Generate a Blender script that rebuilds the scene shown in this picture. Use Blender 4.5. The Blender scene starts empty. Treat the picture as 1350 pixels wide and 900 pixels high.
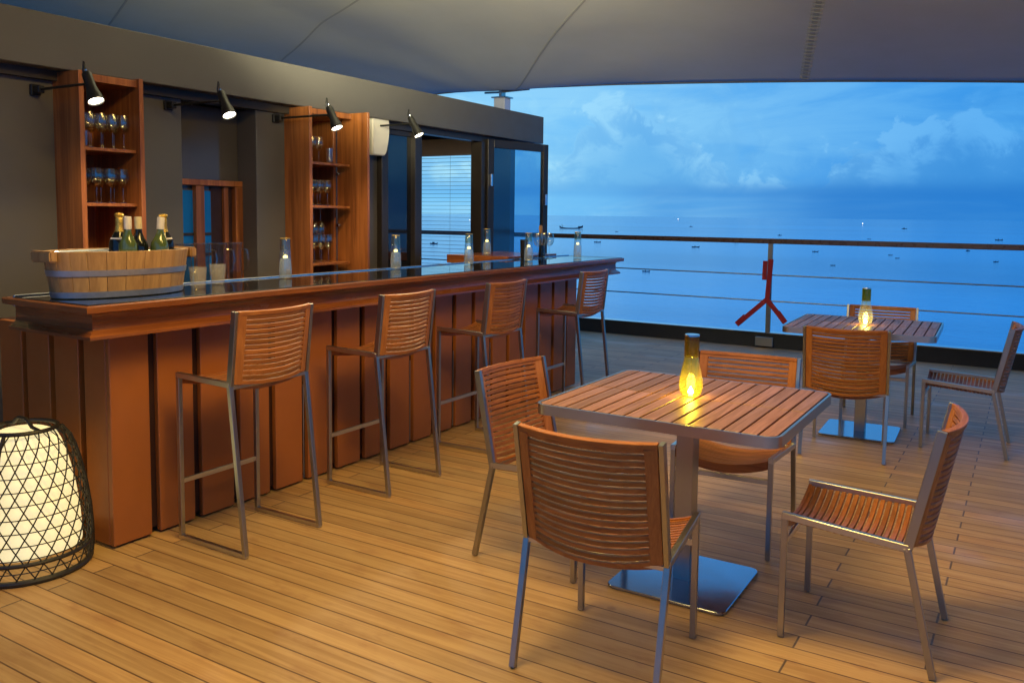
import bpy, bmesh, math, random
from math import sin, cos, pi, radians as R
from mathutils import Vector, Matrix
random.seed(7)
S = bpy.context.scene
C = S.collection

# ---------------------------------------------------------------- camera
FPX, PITCH, ROLL, YAW = 1117.45, R(4.7433), R(0.6667), R(31.5838)
cd = bpy.data.cameras.new('camera'); cam = bpy.data.objects.new('camera', cd); C.objects.link(cam)
_f = Vector((-sin(YAW), cos(YAW), 0)); _r = Vector((cos(YAW), sin(YAW), 0)); _u = Vector((0, 0, 1))
f2 = _f*cos(PITCH) - _u*sin(PITCH); u2 = _u*cos(PITCH) + _f*sin(PITCH)
r3 = _r*cos(ROLL) + u2*sin(ROLL); u3 = u2*cos(ROLL) - _r*sin(ROLL)
M = Matrix((r3, u3, -f2)).transposed().to_4x4(); M.translation = Vector((0, 0, 1.5))
cam.matrix_world = M
cd.sensor_width = 36; cd.lens = FPX/1350*36
cd.shift_y = -(450-375.65)/1350
cd.clip_start = 0.05; cd.clip_end = 60000
S.camera = cam

# ---------------------------------------------------------------- exposure
S.view_settings.view_transform = 'Standard'; S.view_settings.look = 'None'
S.view_settings.exposure = 0; S.view_settings.gamma = 1; S.view_settings.use_curve_mapping = False
S.cycles.max_bounces = 10; S.cycles.diffuse_bounces = 4; S.cycles.glossy_bounces = 4
S.cycles.transmission_bounces = 10; S.cycles.transparent_max_bounces = 12
S.cycles.sample_clamp_indirect = 4; S.cycles.use_denoising = True
S.cycles.caustics_refractive = False; S.cycles.caustics_reflective = False
S.cycles.blur_glossy = 0.5

# ---------------------------------------------------------------- node helpers
class NT:
    def __init__(s, nt): s.t = nt; s.n = nt.nodes; s.l = nt.links
    def node(s, typ, **kw):
        n = s.n.new(typ)
        for k, v in kw.items():
            if k.startswith('i_'):
                key = k[2:]; key = int(key) if key.isdigit() else key.replace('_', ' ')
                s.inp(n.inputs[key], v)
            else: setattr(n, k, v)
        return n
    def inp(s, sock, v):
        if hasattr(v, 'is_output') or isinstance(v, bpy.types.NodeSocket): s.l.new(v, sock)
        else: sock.default_value = v
    def math(s, op, a, b=0.0, c=0.0, clamp=False):
        n = s.n.new('ShaderNodeMath'); n.operation = op; n.use_clamp = clamp
        s.inp(n.inputs[0], a); s.inp(n.inputs[1], b); s.inp(n.inputs[2], c); return n.outputs[0]
    def mix(s, f, a, b, blend='MIX'):
        n = s.n.new('ShaderNodeMix'); n.data_type = 'RGBA'; n.blend_type = blend; n.clamp_factor = True
        s.inp(n.inputs['Factor'], f)
        s.inp(n.inputs[6], a if not isinstance(a, tuple) else (a+(1,) if len(a) == 3 else a))
        s.inp(n.inputs[7], b if not isinstance(b, tuple) else (b+(1,) if len(b) == 3 else b))
        return n.outputs[2]
    def step(s, v, lo, hi, a=0.0, b=1.0):
        n = s.n.new('ShaderNodeMapRange'); n.interpolation_type = 'SMOOTHSTEP'
        s.inp(n.inputs[0], v); n.inputs[1].default_value = lo; n.inputs[2].default_value = hi
        n.inputs[3].default_value = a; n.inputs[4].default_value = b; return n.outputs[0]
    def noise(s, vec, scale=5.0, detail=4.0, rough=.55, dist=0.0):
        n = s.n.new('ShaderNodeTexNoise'); s.inp(n.inputs['Vector'], vec)
        n.inputs['Scale'].default_value = scale; n.inputs['Detail'].default_value = detail
        n.inputs['Roughness'].default_value = rough; n.inputs['Distortion'].default_value = dist
        return n.outputs[0]
    def mapv(s, vec, scale=(1, 1, 1), loc=(0, 0, 0)):
        n = s.n.new('ShaderNodeMapping'); s.inp(n.inputs[0], vec)
        n.inputs['Scale'].default_value = scale; n.inputs['Location'].default_value = loc
        return n.outputs[0]

# ---------------------------------------------------------------- world: dusk sky with clouds
CSEED = 0.55
W = bpy.data.worlds.new('World'); S.world = W; W.use_nodes = True
w = NT(W.node_tree); w.n.clear()
wo = w.node('ShaderNodeOutputWorld'); bg = w.node('ShaderNodeBackground')
w.l.new(bg.outputs[0], wo.inputs[0])
tc = w.node('ShaderNodeTexCoord'); d = tc.outputs['Generated']
sep = w.node('ShaderNodeSeparateXYZ'); w.l.new(d, sep.inputs[0])
dx, dy, dz = sep.outputs
sky = w.node('ShaderNodeTexSky'); sky.sky_type = 'NISHITA'; sky.sun_disc = False
sky.sun_elevation = R(4); sky.sun_rotation = R(-75)
az = w.step(dx, -.66, .06)                                   # 0 = bright western side, 1 = deep blue side
horiz = w.mix(az, (.24, .62, .94), (.035, .28, .74))
up = w.mix(az, (.27, .62, .92), (.045, .34, .80))
base = w.mix(w.step(dz, .0, .25), horiz, up)
def vor(vec, sc):
    n = w.node('ShaderNodeTexVoronoi'); n.feature = 'F1'; n.inputs['Scale'].default_value = sc
    w.l.new(vec, n.inputs['Vector']); return w.math('SUBTRACT', 1.0, n.outputs['Distance'])
v1 = w.mapv(d, (1, 1, 1.35), (.3, .1, .0))
big = w.noise(w.mapv(d, (1, 1, .25), (CSEED, .1, .0)), 5.5, 3, .5, .2)
fin = w.noise(v1, 16.0, 6, .66, .7)
wob = w.node('ShaderNodeVectorMath', operation='SCALE'); nz = w.node('ShaderNodeTexNoise'); nz.inputs['Scale'].default_value = 14; nz.inputs['Detail'].default_value = 4
w.l.new(v1, nz.inputs['Vector']); w.l.new(nz.outputs['Color'], wob.inputs[0]); wob.inputs['Scale'].default_value = .09
ad = w.node('ShaderNodeVectorMath', operation='ADD'); w.l.new(v1, ad.inputs[0]); w.l.new(wob.outputs[0], ad.inputs[1])
cau = w.math('ADD', w.math('MULTIPLY', vor(ad.outputs[0], 17.0), .24), w.math('MULTIPLY', vor(ad.outputs[0], 40.0), .14))
rough_ = w.math('ADD', w.math('MULTIPLY', w.math('SUBTRACT', cau, .22), 1.5), w.math('MULTIPLY', w.math('SUBTRACT', fin, .5), 1.3))
def bank(Hn, k, lo, hi, base_el):
    f_ = w.math('ADD', w.math('MULTIPLY', w.math('SUBTRACT', Hn, dz), k), rough_)
    m_ = w.math('MULTIPLY', w.step(f_, lo, hi), w.step(w.math('ADD', dz, w.math('MULTIPLY', w.math('SUBTRACT', fin, .5), .012)), base_el, base_el+.010))
    return f_, m_
H1 = w.math('MULTIPLY_ADD', w.math('SUBTRACT', big, .36), .36, .040)
f1, m1 = bank(H1, 9.0, -.02, .10, .026)
H2 = w.math('MULTIPLY_ADD', w.math('SUBTRACT', w.noise(w.mapv(d, (1, 1, .3), (3.7, 2.2, 0)), 3.6, 3, .5, .3), .40), .60, .12)
f2_, m2 = bank(H2, 5.0, -.10, .30, .026)
n2 = big
n3 = w.noise(w.mapv(d, (1.2, 1.2, 7.5), (2.1, .4, .9)), 3.0, 6, .6, .6)
veil = w.step(n3, .42, .66)
c1 = w.mix(w.math('MULTIPLY', veil, .55), base, w.mix(az, (.50, .82, .95), (.12, .46, .86)))
c1 = w.mix(w.math('MULTIPLY', m2, .38), c1, w.mix(az, (.46, .79, .93), (.115, .44, .84)))
lit = w.step(w.math('MULTIPLY_ADD', rough_, -1.2, f1), .75, .05)                                    # crowns catch the light, the body greys towards its flat base
cc = w.mix(lit, w.mix(az, (.22, .56, .87), (.045, .29, .70)), w.mix(az, (.52, .84, .96), (.130, .45, .86)))
c2 = w.mix(w.math('MULTIPLY', m1, .85), c1, cc)
fold = w.math('MULTIPLY', w.step(rough_, .10, -.14), w.math('MAXIMUM', m1, w.math('MULTIPLY', m2, .5)))
c3 = w.mix(w.math('MULTIPLY', fold, .62), c2, w.mix(az, (.20, .53, .86), (.040, .27, .68)))
line = w.math('MULTIPLY', w.step(dz, .040, .030), w.step(dz, .018, .027))
c3 = w.mix(w.math('MULTIPLY', line, .55), c3, w.mix(az, (.16, .48, .84), (.025, .22, .62)))
# rain band low on the horizon
band = w.math('MULTIPLY', w.step(dz, .050, .022), w.step(w.math('ADD', dx, w.math('MULTIPLY', n2, .30)), -.30, -.02))
c4 = w.mix(w.math('MULTIPLY', band, .75), c3, (.018, .20, .60))
nish = w.mix(1.0, sky.outputs[0], (.003, .008, .02), 'MULTIPLY')
c5 = w.mix(1.0, w.mix(1.0, c4, (.80, .955, 1.06), 'MULTIPLY'), nish, 'ADD')
back = w.mix(w.step(dy, .15, -.35), c5, (.055, .31, .85))           # the sky behind the ship is darker
high = w.mix(w.step(dz, .26, .60), back, (.08, .36, .98))      # deeper violet-blue overhead
below = w.mix(w.step(dz, -.02, -.001), (.02, .09, .25), high)
w.l.new(below, bg.inputs[0]); bg.inputs[1].default_value = 0.95

# ---------------------------------------------------------------- lamps of the deck (warm, hung under the canopy)
WARM = (1.0, .68, .20)
def area(name, loc, energy, size, color=WARM, rot=(0, 0, 0), spread=None):
    ld = bpy.data.lights.new(name, 'AREA'); ld.shape = 'DISK'; ld.size = size; ld.energy = energy; ld.color = color
    if spread: ld.spread = spread
    o = bpy.data.objects.new(name, ld); C.objects.link(o); o.location = loc; o.rotation_euler = rot; return o
def spot(name, loc, energy, target, angle, blend=.6, size=.05, color=WARM):
    ld = bpy.data.lights.new(name, 'SPOT'); ld.energy = energy; ld.spot_size = R(angle); ld.spot_blend = blend
    ld.shadow_soft_size = size; ld.color = color
    o = bpy.data.objects.new(name, ld); C.objects.link(o); o.location = loc
    o.rotation_euler = (Vector(target)-Vector(loc)).to_track_quat('-Z', 'Y').to_euler(); return o
area('deck_lamp', (-1.75, 1.9, 3.35), 54, .9)
area('deck_lamp', (-1.2, 2.3, 3.35), 52, .9)
area('deck_lamp', (-.3, 3.0, 3.35), 26, .9)
spot('canopy_uplight', (-3.3, 3.7, 2.5), 620, (-4.7, 5.9, 4.7), 118, .8, .3, (1, .93, .60))
spot('canopy_uplight', (-1.6, 3.6, 2.3), 110, (-1.5, 6.2, 4.4), 118, .8, .3, (1, .93, .60))
area('room_lamp', (-5.9, 6.6, 2.40), 7, .25, (1, .72, .42))

# ---------------------------------------------------------------- materials
def mat(name):
    m = bpy.data.materials.new(name); m.use_nodes = True
    t = NT(m.node_tree); b = t.n['Principled BSDF']; return m, t, b
def plain(name, col, rough=.5, metal=0.0, var=.06, scale=8, bump=0.0, spec=.5):
    m, t, b = mat(name); tc = t.node('ShaderNodeTexCoord')
    n = t.noise(tc.outputs['Object'], scale, 5, .6)
    c = t.mix(n, tuple(x*(1-var*2) for x in col), tuple(min(1, x*(1+var*2)) for x in col))
    t.l.new(c, b.inputs['Base Color']); b.inputs['Metallic'].default_value = metal
    rr = t.step(t.noise(tc.outputs['Object'], scale*3, 4), .3, .7, rough*.85, min(1, rough*1.15)); t.l.new(rr, b.inputs['Roughness'])
    b.inputs['Specular IOR Level'].default_value = spec
    if bump:
        bn = t.node('ShaderNodeBump'); bn.inputs['Strength'].default_value = bump; bn.inputs['Distance'].default_value = .002
        t.l.new(t.noise(tc.outputs['Object'], scale*12, 3), bn.inputs['Height']); t.l.new(bn.outputs[0], b.inputs['Normal'])
    return m
def wood(name, c_dark, c_light, axis=0, rough=.42, island=.5, scale=1.0, coat=0.0, spec=.5):
    m, t, b = mat(name); tc = t.node('ShaderNodeTexCoord'); g = t.node('ShaderNodeNewGeometry')
    ri = g.outputs['Random Per Island']
    sc = [34*scale]*3; sc[axis] = 1.6*scale
    v = t.mapv(tc.outputs['Object'], tuple(sc))
    off = t.node('ShaderNodeCombineXYZ'); 
    for i in range(3): t.l.new(t.math('MULTIPLY', ri, 37.0), off.inputs[i])
    va = t.node('ShaderNodeVectorMath', operation='ADD'); t.l.new(v, va.inputs[0]); t.l.new(off.outputs[0], va.inputs[1])
    gr = t.noise(va.outputs[0], 1.0, 6, .62, .9)
    fine = t.noise(va.outputs[0], 4.5, 3, .6, .2)
    f = t.step(t.math('ADD', t.math('MULTIPLY', gr, .7), t.math('MULTIPLY', fine, .3)), .34, .66)
    c = t.mix(f, c_dark, c_light)
    k = t.math('MULTIPLY_ADD', ri, island, 1-island/2)
    kc = t.node('ShaderNodeCombineColor'); t.l.new(k, kc.inputs[0]); t.l.new(t.math('MULTIPLY', k, t.math('MULTIPLY_ADD', ri, -.10*island*2, 1.05)), kc.inputs[1]); t.l.new(k, kc.inputs[2])
    c = t.mix(1.0, c, kc.outputs[0], 'MULTIPLY')
    t.l.new(c, b.inputs['Base Color'])
    t.l.new(t.step(gr, .3, .7, rough*1.15, rough*.85), b.inputs['Roughness'])
    b.inputs['Coat Weight'].default_value = coat; b.inputs['Coat Roughness'].default_value = .12
    b.inputs['Specular IOR Level'].default_value = spec
    bn = t.node('ShaderNodeBump'); bn.inputs['Strength'].default_value = .25; bn.inputs['Distance'].default_value = .0012
    t.l.new(f, bn.inputs['Height']); t.l.new(bn.outputs[0], b.inputs['Normal'])
    return m
def steel(name, col, rough=.3, axis=2, metal=1.0):
    m, t, b = mat(name); tc = t.node('ShaderNodeTexCoord')
    sc = [220]*3; sc[axis] = 6
    n = t.noise(t.mapv(tc.outputs['Object'], tuple(sc)), 1, 3, .6)
    sm = t.noise(tc.outputs['Object'], 9, 3, .6)
    t.l.new(t.mix(t.math('ADD', t.math('MULTIPLY', n, .5), t.math('MULTIPLY', sm, .5)), tuple(x*.94 for x in col), tuple(min(1, x*1.05) for x in col)), b.inputs['Base Color'])
    b.inputs['Metallic'].default_value = metal
    t.l.new(t.math('ADD', t.step(n, .3, .7, rough*.94, rough*1.06), t.math('MULTIPLY', sm, .06)), b.inputs['Roughness'])
    return m
def glass(name, col=(1, 1, 1), rough=0.0, ior=1.45):
    m, t, b = mat(name)
    for n in list(t.n):
        if n.type != 'OUTPUT_MATERIAL': t.n.remove(n)
    out = [n for n in t.n if n.type == 'OUTPUT_MATERIAL'][0]
    tr = t.node('ShaderNodeBsdfTransparent'); tr.inputs[0].default_value = col+(1,)
    gl = t.node('ShaderNodeBsdfGlossy'); gl.inputs[1].default_value = .09
    gl.inputs[0].default_value = (1, .95, .86, 1)
    fr = t.node('ShaderNodeLayerWeight'); fr.inputs[0].default_value = .5
    f5 = t.math('POWER', fr.outputs['Facing'], 4.0)
    mx = t.node('ShaderNodeMixShader'); t.l.new(t.math('MULTIPLY_ADD', f5, .85, .11, clamp=True), mx.inputs[0])
    t.l.new(tr.outputs[0], mx.inputs[1]); t.l.new(gl.outputs[0], mx.inputs[2]); t.l.new(mx.outputs[0], out.inputs[0])
    return m
def amber(name, col, glow, g=.25, refl=.02):
    m, t, b = mat(name)
    for n in list(t.n):
        if n.type != 'OUTPUT_MATERIAL': t.n.remove(n)
    out = [n for n in t.n if n.type == 'OUTPUT_MATERIAL'][0]
    tr = t.node('ShaderNodeBsdfTransparent'); tr.inputs[0].default_value = col+(1,)
    tl = t.node('ShaderNodeBsdfTranslucent'); tl.inputs[0].default_value = glow+(1,)
    gl = t.node('ShaderNodeBsdfGlossy'); gl.inputs[1].default_value = .08; gl.inputs[0].default_value = (1, 1, 1, 1)
    fr = t.node('ShaderNodeLayerWeight'); fr.inputs[0].default_value = .5
    m1 = t.node('ShaderNodeMixShader'); m1.inputs[0].default_value = g; t.l.new(tr.outputs[0], m1.inputs[1]); t.l.new(tl.outputs[0], m1.inputs[2])
    m2 = t.node('ShaderNodeMixShader'); t.l.new(t.math('MULTIPLY_ADD', t.math('POWER', fr.outputs['Facing'], 4.0), .55, refl, clamp=True), m2.inputs[0])
    t.l.new(m1.outputs[0], m2.inputs[1]); t.l.new(gl.outputs[0], m2.inputs[2]); t.l.new(m2.outputs[0], out.inputs[0])
    return m
def emit(name, col, strength, base=(.8, .8, .8)):
    m, t, b = mat(name); b.inputs['Base Color'].default_value = base+(1,)
    b.inputs['Emission Color'].default_value = col+(1,); b.inputs['Emission Strength'].default_value = strength
    b.inputs['Roughness'].default_value = .5; return m

M_ = {}
M_['chair'] = wood('teak_chair_slats', (.24, .074, .014), (.40, .142, .030), 0, .42, .40)
M_['chairv'] = wood('teak_chair_stile', (.29, .092, .018), (.42, .152, .034), 2, .42, .25)
M_['table'] = wood('teak_table_slats', (.19, .080, .027), (.35, .160, .060), 1, .42, .45)
M_['barwood'] = wood('mahogany_moulding', (.16, .042, .012), (.38, .120, .034), 1, .27, .1, .5, .35)
M_['barend'] = wood('mahogany_moulding_end', (.16, .042, .012), (.38, .120, .034), 0, .27, .1, .5, .35)
M_['cab'] = wood('cabinet_wood', (.19, .056, .013), (.44, .155, .038), 2, .38, .25, .35, .1)
M_['oak'] = wood('oak_stave', (.34, .175, .062), (.53, .30, .115), 2, .45, .16, .5)
M_['panel'] = plain('brown_panel_paint', (.36, .112, .022), .42, 0, .08, 3, .1)
M_['gap'] = plain('dark_gap', (.035, .012, .008), .5)
M_['steel'] = steel('brushed_steel', (.38, .38, .34), .27, 2)
M_['steelx'] = steel('brushed_steel_flat', (.54, .53, .47), .28, 0)
M_['plate'] = plain('satin_base_plate', (.38, .43, .52), .15, 1.0, .03, 3)
M_['granite'] = plain('black_polished_stone', (.012, .012, .014), .045, 0, .3, 60, 0, .7)
M_['rimsteel'] = plain('bar_steel_edge', (.6, .62, .66), .18, 1.0, .05)
M_['wall'] = plain('grey_paint', (.108, .101, .092), .42, 0, .05, 2, .15)
M_['walld'] = plain('dark_grey_paint', (.085, .075, .063), .35, 0, .05, 2, .1)
M_['frame'] = plain('dark_bronze_frame', (.050, .040, .032), .35, .3, .1)
M_['black'] = plain('black_metal', (.012, .012, .012), .4, .2, .2)
M_['white'] = plain('white_plastic', (.85, .80, .68), .4, 0, .04)
M_['canopy'] = plain('canopy_fabric', (.62, .60, .54), .8, 0, .05, 1.2, .2)
_m = M_['canopy']; _t = NT(_m.node_tree); _b = _t.n['Principled BSDF']; _g = _t.node('ShaderNodeNewGeometry')
_w = _t.noise(_t.mapv(_g.outputs['Position'], (.35, .9, 1)), 1.0, 3, .5, .8); _bn = _t.node('ShaderNodeBump'); _bn.inputs['Strength'].default_value = .16; _bn.inputs['Distance'].default_value = .06
_wv = _t.noise(_t.mapv(_g.outputs['Position'], (14, 90, 14)), 4.0, 2, .5)
_t.l.new(_t.math('ADD', _w, _t.math('MULTIPLY', _wv, .012)), _bn.inputs['Height']); _t.l.new(_bn.outputs[0], _b.inputs['Normal'])
M_['seam'] = plain('canopy_seam', (.43, .41, .37), .8)
M_['edge'] = plain('canopy_hem', (.20, .19, .19), .7)
M_['red'] = plain('red_paint', (.42, .012, .02), .45, 0, .1, 20)
M_['tape'] = plain('hoop_metal', (.48, .50, .54), .4, .8, .12, 30)
M_['bottle'] = plain('green_bottle_glass', (.085, .125, .030), .08, 0, .2, 8, 0, .8)
M_['darkbottle'] = plain('dark_bottle_glass', (.008, .010, .008), .08, 0, .2)
M_['gold'] = plain('gold_foil', (.80, .50, .10), .30, .8, .15, 80, .5)
M_['foil'] = plain('white_foil', (.80, .72, .58), .45, 0, .08, 60, .3)
M_['cream'] = plain('cream_foil', (.72, .58, .30), .45, 0, .08, 60, .3)
M_['label'] = plain('paper_label', (.75, .72, .68), .6)
M_['glass'] = glass('clear_glass', (.93, .95, .95))
M_['tint'] = amber('amber_glass', (.98, .94, .60), (1, .82, .25), .04, .02)
M_['clearlamp'] = amber('clear_lamp_glass', (.97, .97, .90), (.9, .85, .6), .03, .03)
M_['frost'] = plain('frosted_glass', (.60, .58, .52), .25, 0, .25, 60, .6); M_['frost'].node_tree.nodes['Principled BSDF'].inputs['Alpha'].default_value = .22
M_['jug'] = amber('jug_glass', (.84, .80, .77), (.5, .4, .3), .02, .02)
M_['door'] = glass('door_glass', (.50, .72, .88), 0, 1.5)
M_['darkglass'] = plain('dark_mirror_glass', (.010, .012, .016), .04, 0, .1, 2, 0, .9)
M_['bulb'] = emit('lamp_lens', (1, .88, .62), 22)
M_['candle'] = emit('candle_glow', (1, .80, .20), 50)
m, t, b = mat('ribbed_frosted_glass')
b.inputs['Base Color'].default_value = (.75, .80, .82, 1); b.inputs['Roughness'].default_value = .18; b.inputs['Alpha'].default_value = .27
b.inputs['Emission Color'].default_value = (1, .93, .70, 1); b.inputs['Emission Strength'].default_value = .10
M_['ribbed'] = m
M_['candle_dim'] = emit('frosted_candle_light', (1, .93, .70), .16, (.72, .75, .74))
M_['blind'] = plain('blind_slat', (.06, .08, .11), .5)
M_['blindtop'] = plain('blind_headrail', (.55, .50, .40), .6)
M_['wire'] = plain('woven_black_cane', (.022, .018, .012), .5, 0, .3, 40)
M_['hull'] = plain('boat_hull', (.03, .035, .045), .6)
M_['boatlight'] = emit('boat_light', (1, .95, .85), 3.0)
M_['whiteboat'] = plain('pale_boat_paint', (.75, .78, .8), .5)
M_['mast'] = plain('white_mast_paint', (.80, .80, .84), .4)

# glowing paper shade of the lantern
m, t, b = mat('lantern_paper'); tcn = t.node('ShaderNodeTexCoord')
nn = t.noise(tcn.outputs['Object'], 5, 3)
b.inputs['Base Color'].default_value = (.8, .75, .6, 1)
t.l.new(t.mix(nn, (1, .78, .34), (1, .86, .46)), b.inputs['Emission Color'])
b.inputs['Emission Strength'].default_value = .82; M_['paper'] = m

# deck planks
m, t, b = mat('teak_deck'); g = t.node('ShaderNodeNewGeometry'); sp = t.node('ShaderNodeSeparateXYZ'); t.l.new(g.outputs['Position'], sp.inputs[0])
X, Y, Z = sp.outputs
u = t.math('DIVIDE', t.math('SUBTRACT', Y, 2.285), .0962); iu = t.math('FLOOR', u); fu = t.math('FRACT', t.math('ADD', u, 200.0))
par = t.math('MODULO', t.math('ADD', iu, 200.0), 2.0)
L = 2.605
Lp = t.math('MULTIPLY_ADD', par, 2.605-3.43, 3.43)
xo = t.math('DIVIDE', t.math('ADD', t.math('ADD', X, .235), t.math('MULTIPLY', par, .41)), Lp)
fx = t.math('FRACT', t.math('ADD', xo, 60.0)); ix = t.math('FLOOR', xo)
dseam = t.math('MINIMUM', fu, t.math('SUBTRACT', 1.0, fu))            # in planks
seam = t.step(dseam, .022, .040, 1, 0)
dbut = t.math('MULTIPLY', t.math('MINIMUM', fx, t.math('SUBTRACT', 1.0, fx)), Lp)
butt = t.step(dbut, .0024, .0050, .85, 0)
gap = t.math('MAXIMUM', seam, butt)
cmb = t.node('ShaderNodeCombineXYZ'); t.l.new(iu, cmb.inputs[0]); t.l.new(ix, cmb.inputs[1])
wn = t.node('ShaderNodeTexWhiteNoise'); t.l.new(cmb.outputs[0], wn.inputs[0]); rnd = wn.outputs[0]
cg = t.node('ShaderNodeCombineXYZ'); t.l.new(t.math('MULTIPLY', X, 1.0), cg.inputs[0]); t.l.new(t.math('MULTIPLY', Y, 26.0), cg.inputs[1]); t.l.new(t.math('MULTIPLY', rnd, 30), cg.inputs[2])
grain = t.noise(cg.outputs[0], 1.1, 6, .58, 1.1)
fineg = t.noise(t.mapv(cg.outputs[0], (6, 6, 1)), 2.5, 3, .6)
stain = t.noise(g.outputs['Position'], 1.3, 5, .6, .5)
blot = t.noise(t.mapv(g.outputs['Position'], (2.0, 5.0, 1)), 2.2, 4, .6)
c = t.mix(t.step(grain, .33, .68), (.40, .228, .088), (.54, .340, .145))
c = t.mix(t.math('MULTIPLY', t.step(fineg, .45, .7), .13), c, (.33, .19, .09))
c = t.mix(t.math('MULTIPLY', t.step(stain, .45, .68), .45), c, (.59, .385, .18))
c = t.mix(t.math('MULTIPLY', t.step(blot, .55, .70), .55), c, (.34, .170, .07))
k = t.math('MULTIPLY_ADD', rnd, .30, .82); kc = t.node('ShaderNodeCombineColor')
for i in range(3): t.l.new(k, kc.inputs[i])
c = t.mix(1.0, c, kc.outputs[0], 'MULTIPLY')
c = t.mix(t.math('MULTIPLY', t.step(wn.outputs[0], .55, 1.0), .35), c, t.mix(1.0, c, (1.02, .86, .70), 'MULTIPLY'))
spt = t.node('ShaderNodeTexVoronoi'); spt.inputs['Scale'].default_value = 2.6; t.l.new(g.outputs['Position'], spt.inputs['Vector'])
c = t.mix(t.math('MULTIPLY', t.step(t.math('ADD', spt.outputs['Distance'], t.math('MULTIPLY', blot, .06)), .085, .045), .38), c, (.20, .095, .04))
wear = t.noise(t.mapv(g.outputs['Position'], (6, 30, 1)), 1.5, 3)
sc_ = t.mix(t.math('MULTIPLY', butt, 1.0), (.120, .055, .022), (.035, .032, .032))
c = t.mix(t.math('MULTIPLY', gap, t.step(wear, .25, .5, .75, .97)), c, sc_)
t.l.new(c, b.inputs['Base Color'])
wet = t.step(t.noise(t.mapv(g.outputs['Position'], (1, 1.6, 1), (3.1, .2, 0)), .9, 3, .5), .56, .70)
rgh = t.math('SUBTRACT', t.step(grain, .3, .7, .58, .48), t.math('MULTIPLY', wet, .20))
t.l.new(rgh, b.inputs['Roughness'])
bn = t.node('ShaderNodeBump'); bn.inputs['Strength'].default_value = .55; bn.inputs['Distance'].default_value = .004
t.l.new(t.math('ADD', t.math('SUBTRACT', 1.0, gap), t.math('MULTIPLY', grain, .10)), bn.inputs['Height']); t.l.new(bn.outputs[0], b.inputs['Normal'])
b.inputs['Coat Weight'].default_value = .12; b.inputs['Coat Roughness'].default_value = .42
M_['deck'] = m

# sea
m, t, b = mat('sea_water'); g = t.node('ShaderNodeNewGeometry'); P = g.outputs['Position']
b.inputs['Roughness'].default_value = .12; b.inputs['IOR'].default_value = 1.7
ln = t.step(t.noise(t.mapv(P, (.0009, .0030, 1)), 1.0, 6, .6, .5), .38, .62)
t.l.new(t.mix(ln, (.003, .26, .46), (.008, .48, .76)), b.inputs['Base Color'])
h1 = t.noise(t.mapv(P, (.30, .75, 1)), 1.0, 5, .6); h2 = t.noise(t.mapv(P, (.05, .05, 1)), 1.0, 4, .55)
bn = t.node('ShaderNodeBump'); bn.inputs['Strength'].default_value = .30; bn.inputs['Distance'].default_value = .35
t.l.new(t.math('ADD', h1, t.math('MULTIPLY', h2, 3.0)), bn.inputs['Height']); t.l.new(bn.outputs[0], b.inputs['Normal'])
t.l.new(t.math('MULTIPLY_ADD', ln, .55, 1.40), b.inputs['IOR'])
M_['sea'] = m

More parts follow.
